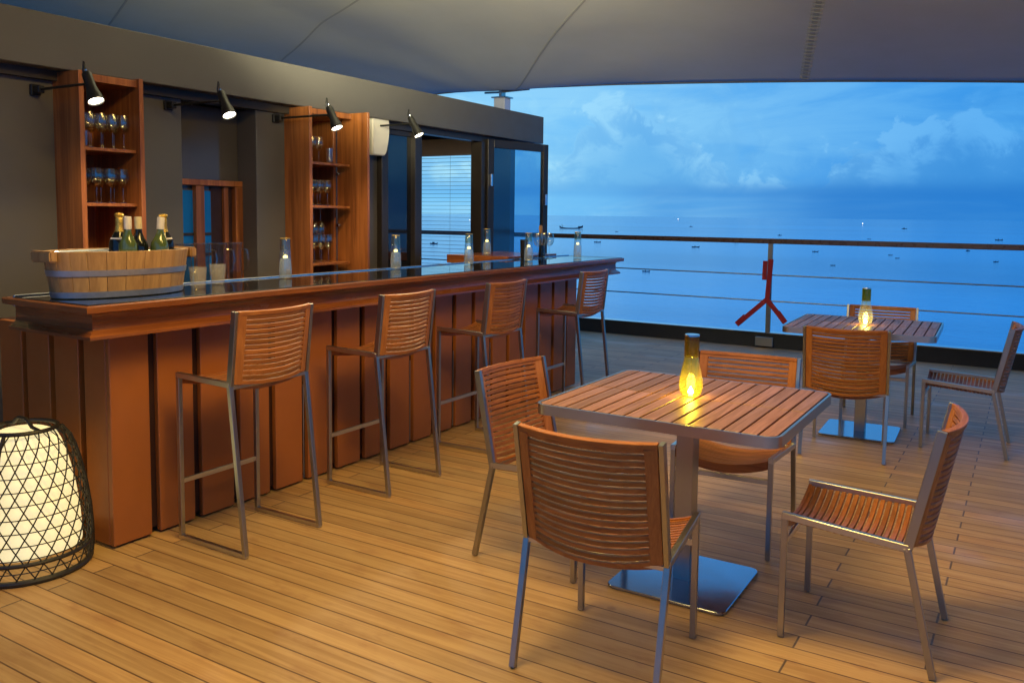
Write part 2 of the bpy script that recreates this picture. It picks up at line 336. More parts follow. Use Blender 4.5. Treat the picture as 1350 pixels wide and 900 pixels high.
# ---------------------------------------------------------------- mesh builder
class MB:
    def __init__(s): s.v = []; s.f = []
    def add(s, vs, fs):
        o = len(s.v); s.v += [tuple(x) for x in vs]; s.f += [tuple(i+o for i in f) for f in fs]; return s
    def box(s, x0, x1, y0, y1, z0, z1, mt=None):
        vs = [Vector((x, y, z)) for z in (z0, z1) for x, y in ((x0, y0), (x1, y0), (x1, y1), (x0, y1))]
        if mt: vs = [mt @ v for v in vs]
        return s.add(vs, [(3, 2, 1, 0), (4, 5, 6, 7), (0, 1, 5, 4), (1, 2, 6, 5), (2, 3, 7, 6), (3, 0, 4, 7)])
    def bar(s, a, b, w, h, up=(0, 0, 1)):
        a = Vector(a); b = Vector(b); d = (b-a).normalized(); up = Vector(up)
        sd = d.cross(up)
        if sd.length < 1e-4: sd = Vector((1, 0, 0))
        sd.normalize(); up = sd.cross(d).normalized()
        vs = [p+sd*sx*w/2+up*sz*h/2 for p in (a, b) for sx, sz in ((-1, -1), (1, -1), (1, 1), (-1, 1))]
        return s.add(vs, [(0, 1, 2, 3), (7, 6, 5, 4), (0, 4, 5, 1), (1, 5, 6, 2), (2, 6, 7, 3), (3, 7, 4, 0)])
    def tube(s, pts, r, n=8, closed=False, cap=True):
        pts = [Vector(p) for p in pts]; N = len(pts); rs = r if isinstance(r, (list, tuple)) else [r]*N
        vs = []; prev = None
        for i, p in enumerate(pts):
            a = pts[(i-1) % N] if (closed or i > 0) else p; b = pts[(i+1) % N] if (closed or i < N-1) else p
            d = (b-a).normalized()
            if prev is None:
                x = d.orthogonal().normalized()
            else:
                x = (prev-d*prev.dot(d)); x = x.normalized() if x.length > 1e-6 else d.orthogonal().normalized()
            prev = x; y = d.cross(x)
            vs += [p+(x*cos(2*pi*k/n)+y*sin(2*pi*k/n))*rs[i] for k in range(n)]
        fs = []
        for i in range(N if closed else N-1):
            j = (i+1) % N
            for k in range(n): fs.append((i*n+k, i*n+(k+1) % n, j*n+(k+1) % n, j*n+k))
        if not closed and cap: fs += [tuple(range(n-1, -1, -1)), tuple((N-1)*n+k for k in range(n))]
        return s.add(vs, fs)
    def lathe(s, prof, n=24, c=(0, 0, 0), sx=1.0, sy=1.0, mt=None):
        vs = []; fs = []
        for r, z in prof:
            for k in range(n):
                v = Vector((c[0]+r*sx*cos(2*pi*k/n), c[1]+r*sy*sin(2*pi*k/n), c[2]+z)); vs.append(mt @ v if mt else v)
        for i in range(len(prof)-1):
            for k in range(n): fs.append((i*n+k, i*n+(k+1) % n, (i+1)*n+(k+1) % n, (i+1)*n+k))
        if prof[0][0] > 1e-5: fs.append(tuple(range(n-1, -1, -1)))
        if prof[-1][0] > 1e-5: fs.append(tuple((len(prof)-1)*n+k for k in range(n)))
        return s.add(vs, fs)
    def prism(s, pts, z0, z1, mt=None):
        n = len(pts); vs = [Vector((x, y, z)) for z in (z0, z1) for x, y in pts]
        if mt: vs = [mt @ v for v in vs]
        return s.add(vs, [tuple(range(n-1, -1, -1)), tuple(range(n, 2*n))]+[(i, (i+1) % n, n+(i+1) % n, n+i) for i in range(n)])
    def build(s, name, m, parent=None, bevel=0.0, smooth=False, seg=1, loc=None):
        me = bpy.data.meshes.new(name); me.from_pydata(s.v, [], s.f)
        bm = bmesh.new(); bm.from_mesh(me); bmesh.ops.remove_doubles(bm, verts=bm.verts, dist=1e-6)
        bmesh.ops.recalc_face_normals(bm, faces=bm.faces)
        if bevel:
            es = [e for e in bm.edges if len(e.link_faces) == 2 and e.calc_face_angle(0) > .6]
            bmesh.ops.bevel(bm, geom=es, offset=bevel, segments=seg, affect='EDGES', clamp_overlap=True)
        bm.to_mesh(me); bm.free()
        if smooth:
            for p in me.polygons: p.use_smooth = True
            try: me.set_sharp_from_angle(angle=R(38))
            except Exception: pass
        me.materials.append(m)
        o = bpy.data.objects.new(name, me); C.objects.link(o)
        if loc: o.location = loc
        if parent: o.parent = parent
        return o
def tag(o, label=None, cat=None, group=None, kind=None):
    if label: o['label'] = label
    if cat: o['category'] = cat
    if group: o['group'] = group
    if kind: o['kind'] = kind
    return o
def thing(name, label, cat, loc=(0, 0, 0), rz=0, group=None):
    o = bpy.data.objects.new(name, None); C.objects.link(o); o.location = loc; o.rotation_euler = (0, 0, rz)
    o.empty_display_size = .1
    return tag(o, label, cat, group)
KIDS = {}
def dup(root, loc, rz, label):
    c = root.copy(); C.objects.link(c); c.location = loc; c.rotation_euler = (0, 0, rz); c['label'] = label
    for ch in [o for o in C.objects if o.parent == root]:
        k = ch.copy(); C.objects.link(k); k.parent = c
        for g_ in [o for o in C.objects if o.parent == ch]:
            q = g_.copy(); C.objects.link(q); q.parent = k
    return c

# ================================================================ SETTING
# deck sheet and hull edge
mb = MB(); mb.add([(-16, -4, 0), (14, -4, 0), (14, 9.9, 0), (-16, 9.9, 0)], [(0, 1, 2, 3)])
tag(mb.build('deck', M_['deck']), kind='structure')
mb = MB(); mb.add([(-30000, -30000, -18), (30000, -30000, -18), (30000, 40000, -18), (-30000, 40000, -18)], [(0, 1, 2, 3)])
tag(mb.build('water', M_['sea']), kind='structure')
mb = MB(); mb.box(-16, 14, -4, 10.06, -1.5, -.03); mb.box(-15.8, 13.8, -3.8, 9.95, -17, -1.5)
tag(mb.build('ship_hull', M_['mast']), 'pale steel side of the ship below the wooden deck', 'ship hull')

# coaming (black scupper step with pale top strip) along the deck edge
co = thing('deck_coaming', 'black raised edge with a pale top strip where the deck ends below the railing', 'deck edge', (0, 9.95, 0))
mb = MB(); mb.add([(-16, -.12, .004), (14, -.12, .004), (14, -.02, .15), (-16, -.02, .15), (-16, .11, .15), (14, .11, .15), (-16, .11, .004), (14, .11, .004)],
   [(0, 1, 2, 3), (3, 2, 5, 4), (4, 5, 7, 6), (0, 3, 4, 6), (1, 7, 5, 2), (0, 6, 7, 1)])
mb.build('kerb', M_['black'], co)
mb = MB(); mb.box(-16, 14, -.025, .112, .152, .163); mb.build('top_strip', M_['rimsteel'], co, .003)

# railing: timber-capped top rail, two wires, posts
RY = 9.95
rl = thing('railing', 'long deck railing with brown top rail and two thin wires in front of the sea', 'railing', (0, RY, 0))
mb = MB()
mb.bar((-16, 0, 1.228), (14, 0, 1.228), .075, .058); mb.build('top_rail', plain('rail_varnish', (.14, .075, .05), .3, 0, .1, 6), rl, .012, True, 2)
for z in (.836, .532):
    mb = MB(); mb.tube([(-16, 0, z), (14, 0, z)], .0075, 8); mb.build('wire', M_['steel'], rl, smooth=True)
for x in (-14.6, -10.6, -6.62, -2.6, 1.4, 5.4, 9.4):
    mb = MB(); mb.box(x-.028, x+.028, -.012, .012, .16, 1.20)
    p = mb.build('post', M_['steel'], rl, .003)
    mb = MB(); mb.box(x-.10, x+.10, -.16, -.13, .02, .125); mb.box(x-.06, x+.06, -.131, .05, .05, .10); mb.build('foot_bracket', M_['steelx'], p, .004)

# ---- canopy
def edge_z(x):
    pts = [(-14, 3.05), (-9, 3.12), (-7.1, 3.20), (-6.25, 3.185), (-5.5, 3.165), (-4.6, 3.135), (-3.6, 3.085), (-2.7, 3.035), (-1.9, 2.985), (-1.2, 2.935), (-.3, 2.866), (1, 2.75), (4, 2.55), (9, 2.45)]
    for (a, za), (b_, zb) in zip(pts, pts[1:]):
        if x <= b_: t_ = (x-a)/(b_-a); return za+(zb-za)*t_
    return pts[-1][1]
def canopy_z(x, y):
    e = edge_z(x); d_ = 9.8-y
    z = e + .52*(1-math.exp(-d_/2.2)) + .035*d_
    r = math.hypot(x+6.1, y-9.8); z -= .22*math.exp(-(r/1.5)**2)*(1-math.exp(-d_/.3))   # drawn down to the mast
    z += .016*sin(x*1.3+y*.7)*(1-math.exp(-d_/1.5))
    a = math.atan2(y-9.8, x+6.1); z += .014*sin(a*9)*math.exp(-((r-2.2)/1.6)**2)*(1-math.exp(-d_/.6))
    return z
cn = thing('canopy', 'pale fabric awning stretched over the whole deck', 'awning', (0, 0, 0))
mb = MB(); nx, ny = 190, 120; vs = []
for j in range(ny+1):
    y = -1.6+(9.8+1.6)*j/ny
    for i in range(nx+1):
        x = -13+20*i/nx; vs.append((x, y, canopy_z(x, y)))
mb.add(vs, [(j*(nx+1)+i, j*(nx+1)+i+1, (j+1)*(nx+1)+i+1, (j+1)*(nx+1)+i) for j in range(ny) for i in range(nx)])
o = mb.build('fabric', M_['canopy'], cn, smooth=True)
md = o.modifiers.new('thick', 'SOLIDIFY'); md.thickness = .012; md.offset = 1
mb = MB(); mb.tube([(-13+20*i/80, 9.81, edge_z(-13+20*i/80)+.012) for i in range(81)], .026, 10); mb.build('hem', M_['edge'], cn, smooth=True)
def seam_strip(p0, p1, w=.028, lace=False):
    mb = MB(); n = 60; p0 = Vector(p0); p1 = Vector(p1); d_ = (p1-p0).normalized(); s_ = Vector((-d_.y, d_.x))
    vs = []
    for i in range(n+1):
        q = p0.lerp(p1, i/n)
        for k in (-1, 1):
            a = q+s_*k*w/2; vs.append((a.x, a.y, canopy_z(a.x, a.y)-.006))
            vs.append((a.x, a.y, canopy_z(a.x, a.y)-.001))
    fs = []
    for i in range(n):
        a = i*4; b_ = a+4
        fs += [(a, a+2, b_+2, b_), (a, b_, b_+1, a+1), (a+2, a+3, b_+3, b_+2)]
    mb.add(vs, fs)
    if lace:
        L_ = (p1-p0).length; k = int(L_/.10)
        for i in range(k):
            q = p0+d_*(i+.5)*.10; a = q-s_*.05; b2 = q+s_*.05
            mb.tube([(a.x, a.y, canopy_z(a.x, a.y)-.008), (q.x, q.y, canopy_z(q.x, q.y)-.014), (b2.x, b2.y, canopy_z(b2.x, b2.y)-.008)], .006, 5)
    return mb.build('seam', M_['seam'], cn)
seam_strip((-9.5, 6.2), (-4.5, 4.0), .02)
seam_strip((-8.6, 8.1), (-3.2, 5.2), .02)
seam_strip((-5.9, 9.6), (-1.9, 5.4), .02)
seam_strip((-2.25, 9.75), (-1.15, 5.8), .05, True)

mst = thing('canopy_mast', 'short white mast carrying the canopy corner behind the bar building', 'mast', (-6.1, 9.62, 0))
mb = MB(); mb.box(-.085, .085, -.08, .08, 0, 3.03); mb.build('pole', M_['mast'], mst, .01)
mb = MB(); mb.box(-.11, .11, -.10, .10, 3.03, 3.045); mb.box(-.02, .02, -.05, .05, 3.045, 3.13)
mb.tube([(-.34, .1, 3.135), (-.1, .05, 3.12), (.1, .04, 3.125), (.36, .1, 3.14)], .014, 8)
mb.build('shackle', M_['steelx'], mst)

# ================================================================ BAR BUILDING
bd = thing('bar_building', 'grey bar house with overhanging fascia, timber cupboards and folding glass doors', 'bar building', (-4.75, 4, 0))
def bpart(name, m, parent=bd, bevel=0.0):
    def go(mb): 
        mb.v = [(x+4.75, y-4, z) for x, y, z in mb.v]; return mb.build(name, m, parent, bevel)
    return go
mb = MB(); mb.box(-4.70, -4.60, -3, 8.10, 2.268, 2.555); mb.box(-8.2, -4.601, -3, 8.095, 2.50, 2.552); bpart('fascia', M_['wall'], bevel=.004)(mb)
mb = MB(); mb.box(-4.80, -4.702, -3, 8.08, 2.215, 2.29); bpart('header_rail', M_['frame'])(mb)
mb = MB()
mb.box(-4.95, -4.75, -3, 2.775, 0, 2.22); mb.box(-4.95, -4.75, 3.16, 3.61, 0, 2.22); mb.box(-4.95, -4.75, 4.23, 4.50, 0, 2.22)
bpart('wall', M_['wall'], bevel=.004)(mb)
mb = MB(); mb.box(-4.99, -4.951, 3.2, 4.55, 0, 2.22); bpart('niche_panel', plain('gloss_grey_panel', (.10, .088, .074), .12, 0, .04, 2))(mb)
mb = MB(); mb.box(-7.6, -7.5, -3, 8.2, 0, 2.5); mb.box(-7.5, -4.96, -3.1, -3.0, 0, 2.5); mb.box(-7.5, -5.30, 5.02, 5.10, 0, 2.5); bpart('back_wall', M_['walld'])(mb)
mb = MB(); mb.box(-7.5, -4.81, -2.99, 8.15, 2.44, 2.498); bpart('ceiling', M_['blindtop'])(mb)
# folding-door front
mb = MB(); mb.box(-4.96, -4.77, 5.06, 5.555, 0, 2.214); bpart('dark_panel', M_['walld'])(mb)
mb = MB(); mb.box(-4.80, -4.72, 5.56, 5.645, 0, 2.214); mb.box(-4.80, -4.70, 5.985, 6.085, 0, 2.214); mb.box(-4.79, -4.73, 5.645, 5.985, 0, .06); mb.box(-4.79, -4.73, 5.645, 5.985, 2.17, 2.214)
fx_ = bpart('door_frame', M_['frame'], bevel=.003)(mb)
mb = MB(); mb.box(-4.76, -4.748, 5.646, 5.984, .061, 2.169); bpart('pane', M_['darkglass'], fx_)(mb)
mb = MB(); mb.box(-4.82, -4.69, 7.03, 7.10, 0, 2.214); mb.box(-4.80, -4.70, 7.105, 7.18, 0, 2.214); bpart('door_post', M_['frame'], bevel=.003)(mb)
# end wall with blind
mb = MB(); mb.box(-5.46, -5.02, 8.1, 8.2, 0, 2.44); mb.box(-7.5, -6.75, 8.1, 8.2, 0, 2.44); bpart('end_wall', M_['walld'])(mb)
mb = MB(); mb.box(-6.749, -5.461, 8.11, 8.19, 0, .10); bpart('window_sill', M_['frame'])(mb)
mb = MB(); mb.box(-6.749, -5.461, 8.10, 8.18, 2.33, 2.438); bpart('window_lintel', M_['frame'])(mb)
bl = thing('window_blind', 'grey slatted blind hanging in the end window of the bar house', 'blind', (-6.1, 8.04, 0))
mb = MB(); mb.box(-.655, .645, -.03, .03, 2.17, 2.36); mb.build('headrail', M_['blindtop'], bl)
mb = MB()
for i in range(42): z = 2.14-.0455*i; mb.box(-.65, .64, -.012, .012, z, z+.0032)
mb.build('slat', M_['blind'], bl)
mb = MB()
for x in (-.3, .3): mb.tube([(x, 0, .25), (x, 0, 2.17)], .0015, 5)
mb.build('cord', M_['blind'], bl)
# open glass door leaf
ang = math.atan2(7.97-7.11, -4.50+4.69)
dl = thing('folding_glass_door', 'open glass door leaf with dark bronze frame at the far end of the bar house', 'door', (-4.69, 7.115, 0), ang)
mb = MB(); W_ = .90
mb.box(0, .085, -.025, .025, .02, 2.245); mb.box(W_-.075, W_, -.025, .025, .02, 2.245); mb.box(.085, W_-.075, -.024, .024, 2.165, 2.245); mb.box(.085, W_-.075, -.024, .024, .02, .11)
mb.build('leaf_frame', M_['frame'], dl, .003)
mb = MB(); mb.box(.086, W_-.076, -.004, .004, .111, 2.164); mb.build('pane', M_['door'], dl)
mb = MB(); mb.box(W_-.062, W_-.030, -.05, -.026, 1.60, 1.72); mb.box(W_-.06, W_-.03, -.05, -.026, .95, 1.07); mb.build('handle', M_['rimsteel'], dl, .004)
mb = MB(); mb.box(.02, .05, -.05, -.025, 1.78, 1.90); mb.build('hinge', M_['rimsteel'], dl, .003)
# mirror reflection of a framed window, modelled as solid parts in the niche
nw = thing('reflected_window', 'timber framed window with blue panes, a reflection modelled solid in the recess behind the bar', 'window', (-4.949, 4.02, 0))
mb = MB(); mb.box(0, .05, -.36, .215, 1.675, 1.715); mb.box(0, .05, .148, .214, .9, 1.674); mb.box(0, .030, .062, .100, .9, 1.674); mb.box(0, .045, -.187, -.118, .9, 1.674); mb.build('frame', M_['cab'], nw, .003)
mb = MB(); mb.box(0, .01, -.36, -.188, .9, 1.64); mb.box(0, .01, -.117, -.040, .9, 1.64)
m, t, b = mat('painted_sky_pane'); b.inputs['Base Color'].default_value = (.008, .17, .62, 1); b.inputs['Roughness'].default_value = .25  # blue of the reflected dusk sky painted into the pane's base colour
mb.build('pane', m, nw)
mb = MB()
for z in (1.33, 1.19):
    for a, c_ in ((-.36, -.188), (-.117, -.040)): mb.box(.011, .016, a, c_, z, z+.02)
mb.build('glazing_bar', M_['frame'], nw)
mb = MB(); mb.box(0, .008, -.039, .061, .9, 1.673); mb.box(0, .008, .101, .147, .9, 1.673); mb.build('dark_panel', M_['gap'], nw)

# ---- glassware cabinets
def cabinet(label, y0, y1, xf, door, shelves, z1=2.262):
    xb = -4.752; th = .022
    t_ = thing('glass_cabinet', label, 'cabinet', (xb, (y0+y1)/2, .9), 0, 'wall cabinets of glasses'); oy = (y0+y1)/2
    def bp(name, m, *bxs, par=t_, bev=.0015):
        mb = MB()
        for x0, x1, a, c_, za, zb in bxs: mb.box(x0-xb, x1-xb, a-oy, c_-oy, za-.9, zb-.9)
        return mb.build(name, m, par, bev)
    bp('side_board', M_['cab'], (-4.95, xf, y0, y0+th+.008, .9, z1))
    bp('side_board', M_['cab'], (-4.95, (-4.70 if door else xf+.01), y1-th-.006, y1, .9, z1))
    bp('back_board', M_['cab'], (-4.97, -4.951, y0+.001, y1-.001, .9, z1-.001))
    bp('top_board', M_['cab'], (-4.95, xf-.01, y0+th+.009, y1-th-.007, z1-.05, z1-.01))
    for z in shelves: bp('shelf', M_['cab'], (-4.949, xf-.03, y0+th+.009, y1-th-.007, z-.018, z))
    if door:
        d_ = bp('door', M_['cab'], (-4.69, -4.375, y1+.001, y1+.024, .9, 2.262))
        for z in (1.80, 1.40):
            mb = MB(); mb.lathe([(0, -.035), (.012, -.032), (.016, -.02), (.008, -.008), (.008, 0)], 12, mt=Matrix.Translation((-4.66-xb, y1+.001-oy, z-.9)) @ Matrix.Rotation(R(-90), 4, 'X'))
            mb.build('knob', M_['rimsteel'], d_, smooth=True)
    return t_
cabinet('left open timber cupboard of glasses behind the oval tub', 2.765, 3.155, -4.50, False, (1.85, 1.538, 1.20))
cabinet('right open timber cupboard of glasses with its door swung out', 4.50, 4.985, -4.50, True, (1.87, 1.551, 1.122))

# ---- stemware on the shelves
def wineglass_mesh(h=.20, r=.036, tulip=.86):
    mb = MB(); 
    p = [(0, .001), (r*.85, .001), (r*.85, .004), (.006, .010), (.0035, .02), (.0035, h*.45), (.008, h*.47), (r*.7, h*.56), (r, h*.70), (r*.97, h*.85), (r*tulip, h),
         (r*tulip-.0012, h), (r*.97-.0014, h*.85), (r-.0015, h*.70), (r*.68, h*.57), (.003, h*.50), (0, h*.50)]
    mb.lathe(p, 16); return mb
def tumbler_mesh(h=.10, r=.036):
    mb = MB(); mb.lathe([(0, 0), (r*.82, 0), (r*.85, .003), (r, h), (r-.0016, h), (r*.83, .010), (0, .010)], 18); return mb
wg = wineglass_mesh().build('wine_glass', M_['glass'], smooth=True)
tag(wg, 'wine glass', 'glass')
first = [True]
CABL = {0: 'stemmed wine glass on the {s} shelf of the {c} cupboard'}
def place(proto, loc, label, group, used=[]):
    if proto.name not in used: used.append(proto.name); o = proto
    else: o = proto.copy(); C.objects.link(o)
    o.location = loc; o['label'] = label; o['group'] = group; o.rotation_euler = (0, 0, random.random()*6); return o
def row(c_, s_, z, y0, y1, n, h=1.0):
    for r_, x in ((0, -4.60), (1, -4.70)):
        for i in range(n):
            nm = ('front' if r_ == 0 else 'back'); pos = {2: ['left', 'right'], 3: ['left', 'middle', 'right'], 4: ['leftmost', 'second', 'third', 'rightmost']}[n][i]
            o = place(wg, (x+random.uniform(-.006, .006), y0+(y1-y0)*i/(n-1)+random.uniform(-.004, .004), z+.001), '%s stemmed glass, %s row, %s shelf of the %s cupboard' % (pos, nm, s_, c_),
                  'stemmed glasses on the cupboard shelves'); o.scale = (1, 1, h)
row('left', 'top', 1.85, 2.885, 3.10, 4); row('left', 'middle', 1.538, 2.83, 3.09, 4)
row('right', 'middle', 1.551, 4.57, 4.78, 4, .95); row('right', 'bottom', 1.122, 4.57, 4.80, 4, 1.05)
row('right', 'top', 1.87, 4.57, 4.70, 3, .95)
tb = tumbler_mesh(.09, .028).build('tumbler', M_['glass'], smooth=True); tag(tb, 'short tumbler at the left end of the top shelf of the left cupboard', 'glass'); tb.location = (-4.585, 2.835, 1.851)
t2 = tumbler_mesh(.11, .03).build('tumbler', M_['glass'], smooth=True); tag(t2, 'short tumbler on the right cupboard shelf under the lamp beside the stemware', 'glass'); t2.location = (-4.56, 4.77, 1.871)
for i in range(3):
    o = wg.copy(); C.objects.link(o); o.location = (-4.63, 4.60+.07*i, 1.35); o.rotation_euler = (pi, 0, 0); o.location.z = 1.532
    o['label'] = ('leftmost', 'middle', 'rightmost')[i]+' upside-down stem glass hanging under the middle shelf of the right cupboard'; o['group'] = 'hanging glasses in the right cupboard'

# ---- white unit, small lit strip
un = thing('wall_speaker', 'white wall unit with a rounded lower corner beside the right cupboard', 'wall unit', (-4.665, 5.46, 2.03))
mb = MB(); pts = [(-.12, .25), (.085, .25), (.095, .21), (.093, .12), (.082, .05), (.064, -.01), (.048, -.045), (.03, -.055), (-.12, -.055)]
mt = Matrix(((0, 0, 1, 0), (1, 0, 0, 0), (0, 1, 0, 0), (0, 0, 0, 1)))
mb.prism(pts, -.045, .035, mt); mb.build('casing', M_['white'], un, .008, True, 3)
mb = MB(); mb.box(-.07, -.046, -.06, .04, .04, .16); mb.build('bracket', M_['black'], un)

# ---- wall lamps
def wall_lamp(label, y, z, tipx, tilt):
    t_ = thing('wall_spotlight', label, 'spotlight', (-4.75, y, z), 0, 'black swing-arm spotlights over the bar')
    mb = MB(); mb.box(.002, .022, -.028, .028, -.03, .03); mb.box(.022, .075, -.018, .018, -.02, .02); mb.build('bracket', M_['black'], t_, .003)
    L_ = tipx+4.75
    mb = MB(); mb.tube([(.06, 0, 0), (L_, 0, 0)], .0075, 8); mb.lathe([(0, -.02), (.014, -.016), (.014, .016), (0, .02)], 12, (L_, 0, 0)); mb.build('arm', M_['black'], t_, smooth=True)
    ax = Vector((tilt[0], tilt[1], -1)).normalized()
    q = Vector((0, 0, -1)).rotation_difference(ax).to_matrix().to_4x4()
    base = Matrix.Translation((L_+.022, .0, .0)) @ q
    mb = MB(); mb.lathe([(0, .066), (.020, .064), (.025, .056), (.026, .03), (.027, -.025), (.033, -.055), (.040, -.082), (.042, -.108), (.039, -.108), (.036, -.095), (0, -.095)], 20, mt=base)
    hd = mb.build('lamp_head', M_['black'], t_, smooth=True)
    mb = MB(); mb.lathe([(0, -.1035), (.028, -.1035), (.0355, -.101), (.0355, -.097), (0, -.097)], 20, mt=base); mb.build('lens', M_['bulb'], hd, smooth=True)
    top = base @ Vector((0, 0, .066))
    mb = MB(); mb.tube([(L_-.02, 0, .015), (L_-.035, 0, .07), (L_-.02, -.005, .115), (top.x-.012, top.y, top.z+.035), (top.x, top.y, top.z)], .005, 6); mb.build('cable', M_['black'], t_, smooth=True)
    mb = MB(); mb.lathe([(0, 0), (.007, .002), (.007, .018), (0, .02)], 10, (top.x, top.y, top.z-.002)); mb.build('gland', M_['rimsteel'], t_, smooth=True)
    p = Vector((-4.75, y, z)) + (base @ Vector((0, 0, -.125)))
    spot('wall_lamp_beam', p, 28, p+ax, 168, .6, .03, (1, .74, .42))
wall_lamp('leftmost black swing-arm spotlight, in front of the left cupboard', 2.66, 2.154, -4.25, (.52, .0))
wall_lamp('glaring black swing-arm spotlight over the recess between the two cupboards', 3.504, 2.165, -4.233, (.60, -.06))
wall_lamp('black swing-arm spotlight in front of the right cupboard and its open door', 4.404, 2.175, -4.21, (.50, .02))
wall_lamp('rightmost black swing-arm spotlight, beside the dark glass door panel', 5.437, 2.215, -4.31, (.55, .10))

# ================================================================ BAR COUNTER
bar = thing('bar_counter', 'long dark topped bar counter with wood moulding and brown panelled front', 'bar counter', (-3.5, 4.4, 0))
def cb(name, m, parent=bar, bevel=0.0, seg=1, smooth=False):
    def go(mb):
        mb.v = [(x+3.5, y-4.4, z) for x, y, z in mb.v]; return mb.build(name, m, parent, bevel, smooth, seg)
    return go
YN, YF = 2.005, 7.30                     # moulding ends
# moulding profile swept round near end, front, far end
prof = [(0.0, .962), (.062, .962), (.062, .975), (.050, .985), (.040, .992), (.030, 1.0), (.028, 1.055), (.034, 1.066), (.060, 1.074), (.085, 1.078), (.088, 1.102), (.082, 1.108), (.060, 1.108), (0, 1.108)]
xo, bx0 = -3.345, -3.90
mb = MB(); n = len(prof)
def ring(px, py, dxn, dyn): return [(px+o_*dxn, py+o_*dyn, z) for o_, z in prof]
path = [(bx0, YN+.09, 0, -1), (xo, YN+.09, 1, -1), (xo, YF-.09, 1, 1), (bx0, YF-.09, 0, 1)]
mbf = MB(); mbf.add(ring(*path[1])+ring(*path[2]), [(i, (i+1) % n, n+(i+1) % n, n+i) for i in range(n)]+[tuple(range(n)), tuple(range(n, 2*n))])
mv = cb('front_moulding', M_['barwood'], smooth=True)(mbf)
for k_, (a, c_) in enumerate(((0, 1), (3, 2))):
    mbe = MB(); r0, r1 = ring(*path[a]), ring(*path[c_]); s_ = -.0015 if a == 0 else .0015
    mbe.add(r0+[(x-.0012, y, z) for x, y, z in r1], [(i, (i+1) % n, n+(i+1) % n, n+i) for i in range(n)]+[tuple(range(n)), tuple(range(n, 2*n))])
    cb('end_moulding', M_['barend'], smooth=True)(mbe)
mb = MB(); mb.box(-3.83, -3.272, YN+.018, YF-.018, 1.088, 1.1125); cb('counter_top', M_['granite'], bevel=.002)(mb)
mb = MB(); mb.box(-3.842, -3.8305, YN+.02, YF-.02, 1.07, 1.120); cb('steel_edge', M_['rimsteel'], bevel=.002)(mb)
mb = MB(); mb.box(-4.30, -3.905, YN+.27, 6.4, .90, .94); cb('worktop', M_['granite'])(mb)
mb = MB(); mb.box(-4.16, -3.905, 2.95, 3.55, .94, 1.076); cb('ledge', M_['gap'], bevel=.003)(mb)
mb = MB(); mb.box(-3.88, -3.43, 2.26, 6.60, .03, .985); cb('carcass', M_['gap'])(mb)
mb = MB(); mb.box(-3.90, -3.345, YN+.09, YF-.09, .966, 1.086); cb('top_core', M_['gap'])(mb)
# front panels, each 0.19 wide with a 0.042 gap
y = 2.191; k_ = 0
mb = MB()
while y < 6.55:
    y1 = min(y+.192, 6.615)
    mb.box(-3.43, -3.40, y, y1, .012, .962)
    y += .2365
# end panels facing the near side
x = -3.402
while x > -4.3:
    if x < -3.403: mb.box(x-.19, x, 2.191, 2.22, .012, .962)
    else: mb.box(x-.19, x-.03, 2.1912, 2.22, .012, .962)
    x -= .232
cb('cladding_panel', M_['panel'], bevel=.003)(mb)
mb = MB(); mb.box(-4.35, -3.87, 2.225, 2.26, .0, .96); mb.box(-4.35, -3.9, 2.26, 2.30, .90, .96); cb('end_board', M_['gap'])(mb)
# thin bright metal strips seen in some gaps
mb = MB()
for yy in (3.345, 4.29, 4.77, 5.24, 5.71): mb.tube([(-3.408, yy, .02), (-3.408, yy, .55)], .003, 6)
cb('gap_strip', M_['steel'])(mb)
rt = thing('side_counter', 'short raised timber shelf crossing behind the far part of the bar', 'shelf', (-4.2, 6.3, 0))
mb = MB(); mb.box(-.33, .33, -.07, .8, 1.06, 1.135); mb.build('timber_top', M_['barend'], rt, .004)
mb = MB(); mb.box(-.30, .30, -.04, .7, 0, 1.06); mb.build('cupboard_body', M_['gap'], rt)

# ================================================================ SEATING
def strip(mb, xs, cen, hv, th):
    """curved slat: cross-section swept along x; cen(x)->(y,z) centre, hv = half-height vec (y,z), th = thickness along the normal"""
    ny_, nz_ = -hv[1], hv[0]; l_ = math.hypot(ny_, nz_); ny_ /= l_; nz_ /= l_
    vs = []
    for x in xs:
        cy_, cz_ = cen(x)
        for a, b_ in ((-1, -1), (1, -1), (1, 1), (-1, 1)):
            vs.append((x, cy_+hv[0]*a+ny_*b_*th/2, cz_+hv[1]*a+nz_*b_*th/2))
    fs = [(0, 1, 2, 3), tuple(4*(len(xs)-1)+k for k in (3, 2, 1, 0))]
    for i in range(len(xs)-1):
        for k in range(4): fs.append((i*4+k, i*4+(k+1) % 4, i*4+4+(k+1) % 4, i*4+4+k))
    mb.add(vs, fs)
def lin(a, b_, n): return [a+(b_-a)*i/(n-1) for i in range(n)]
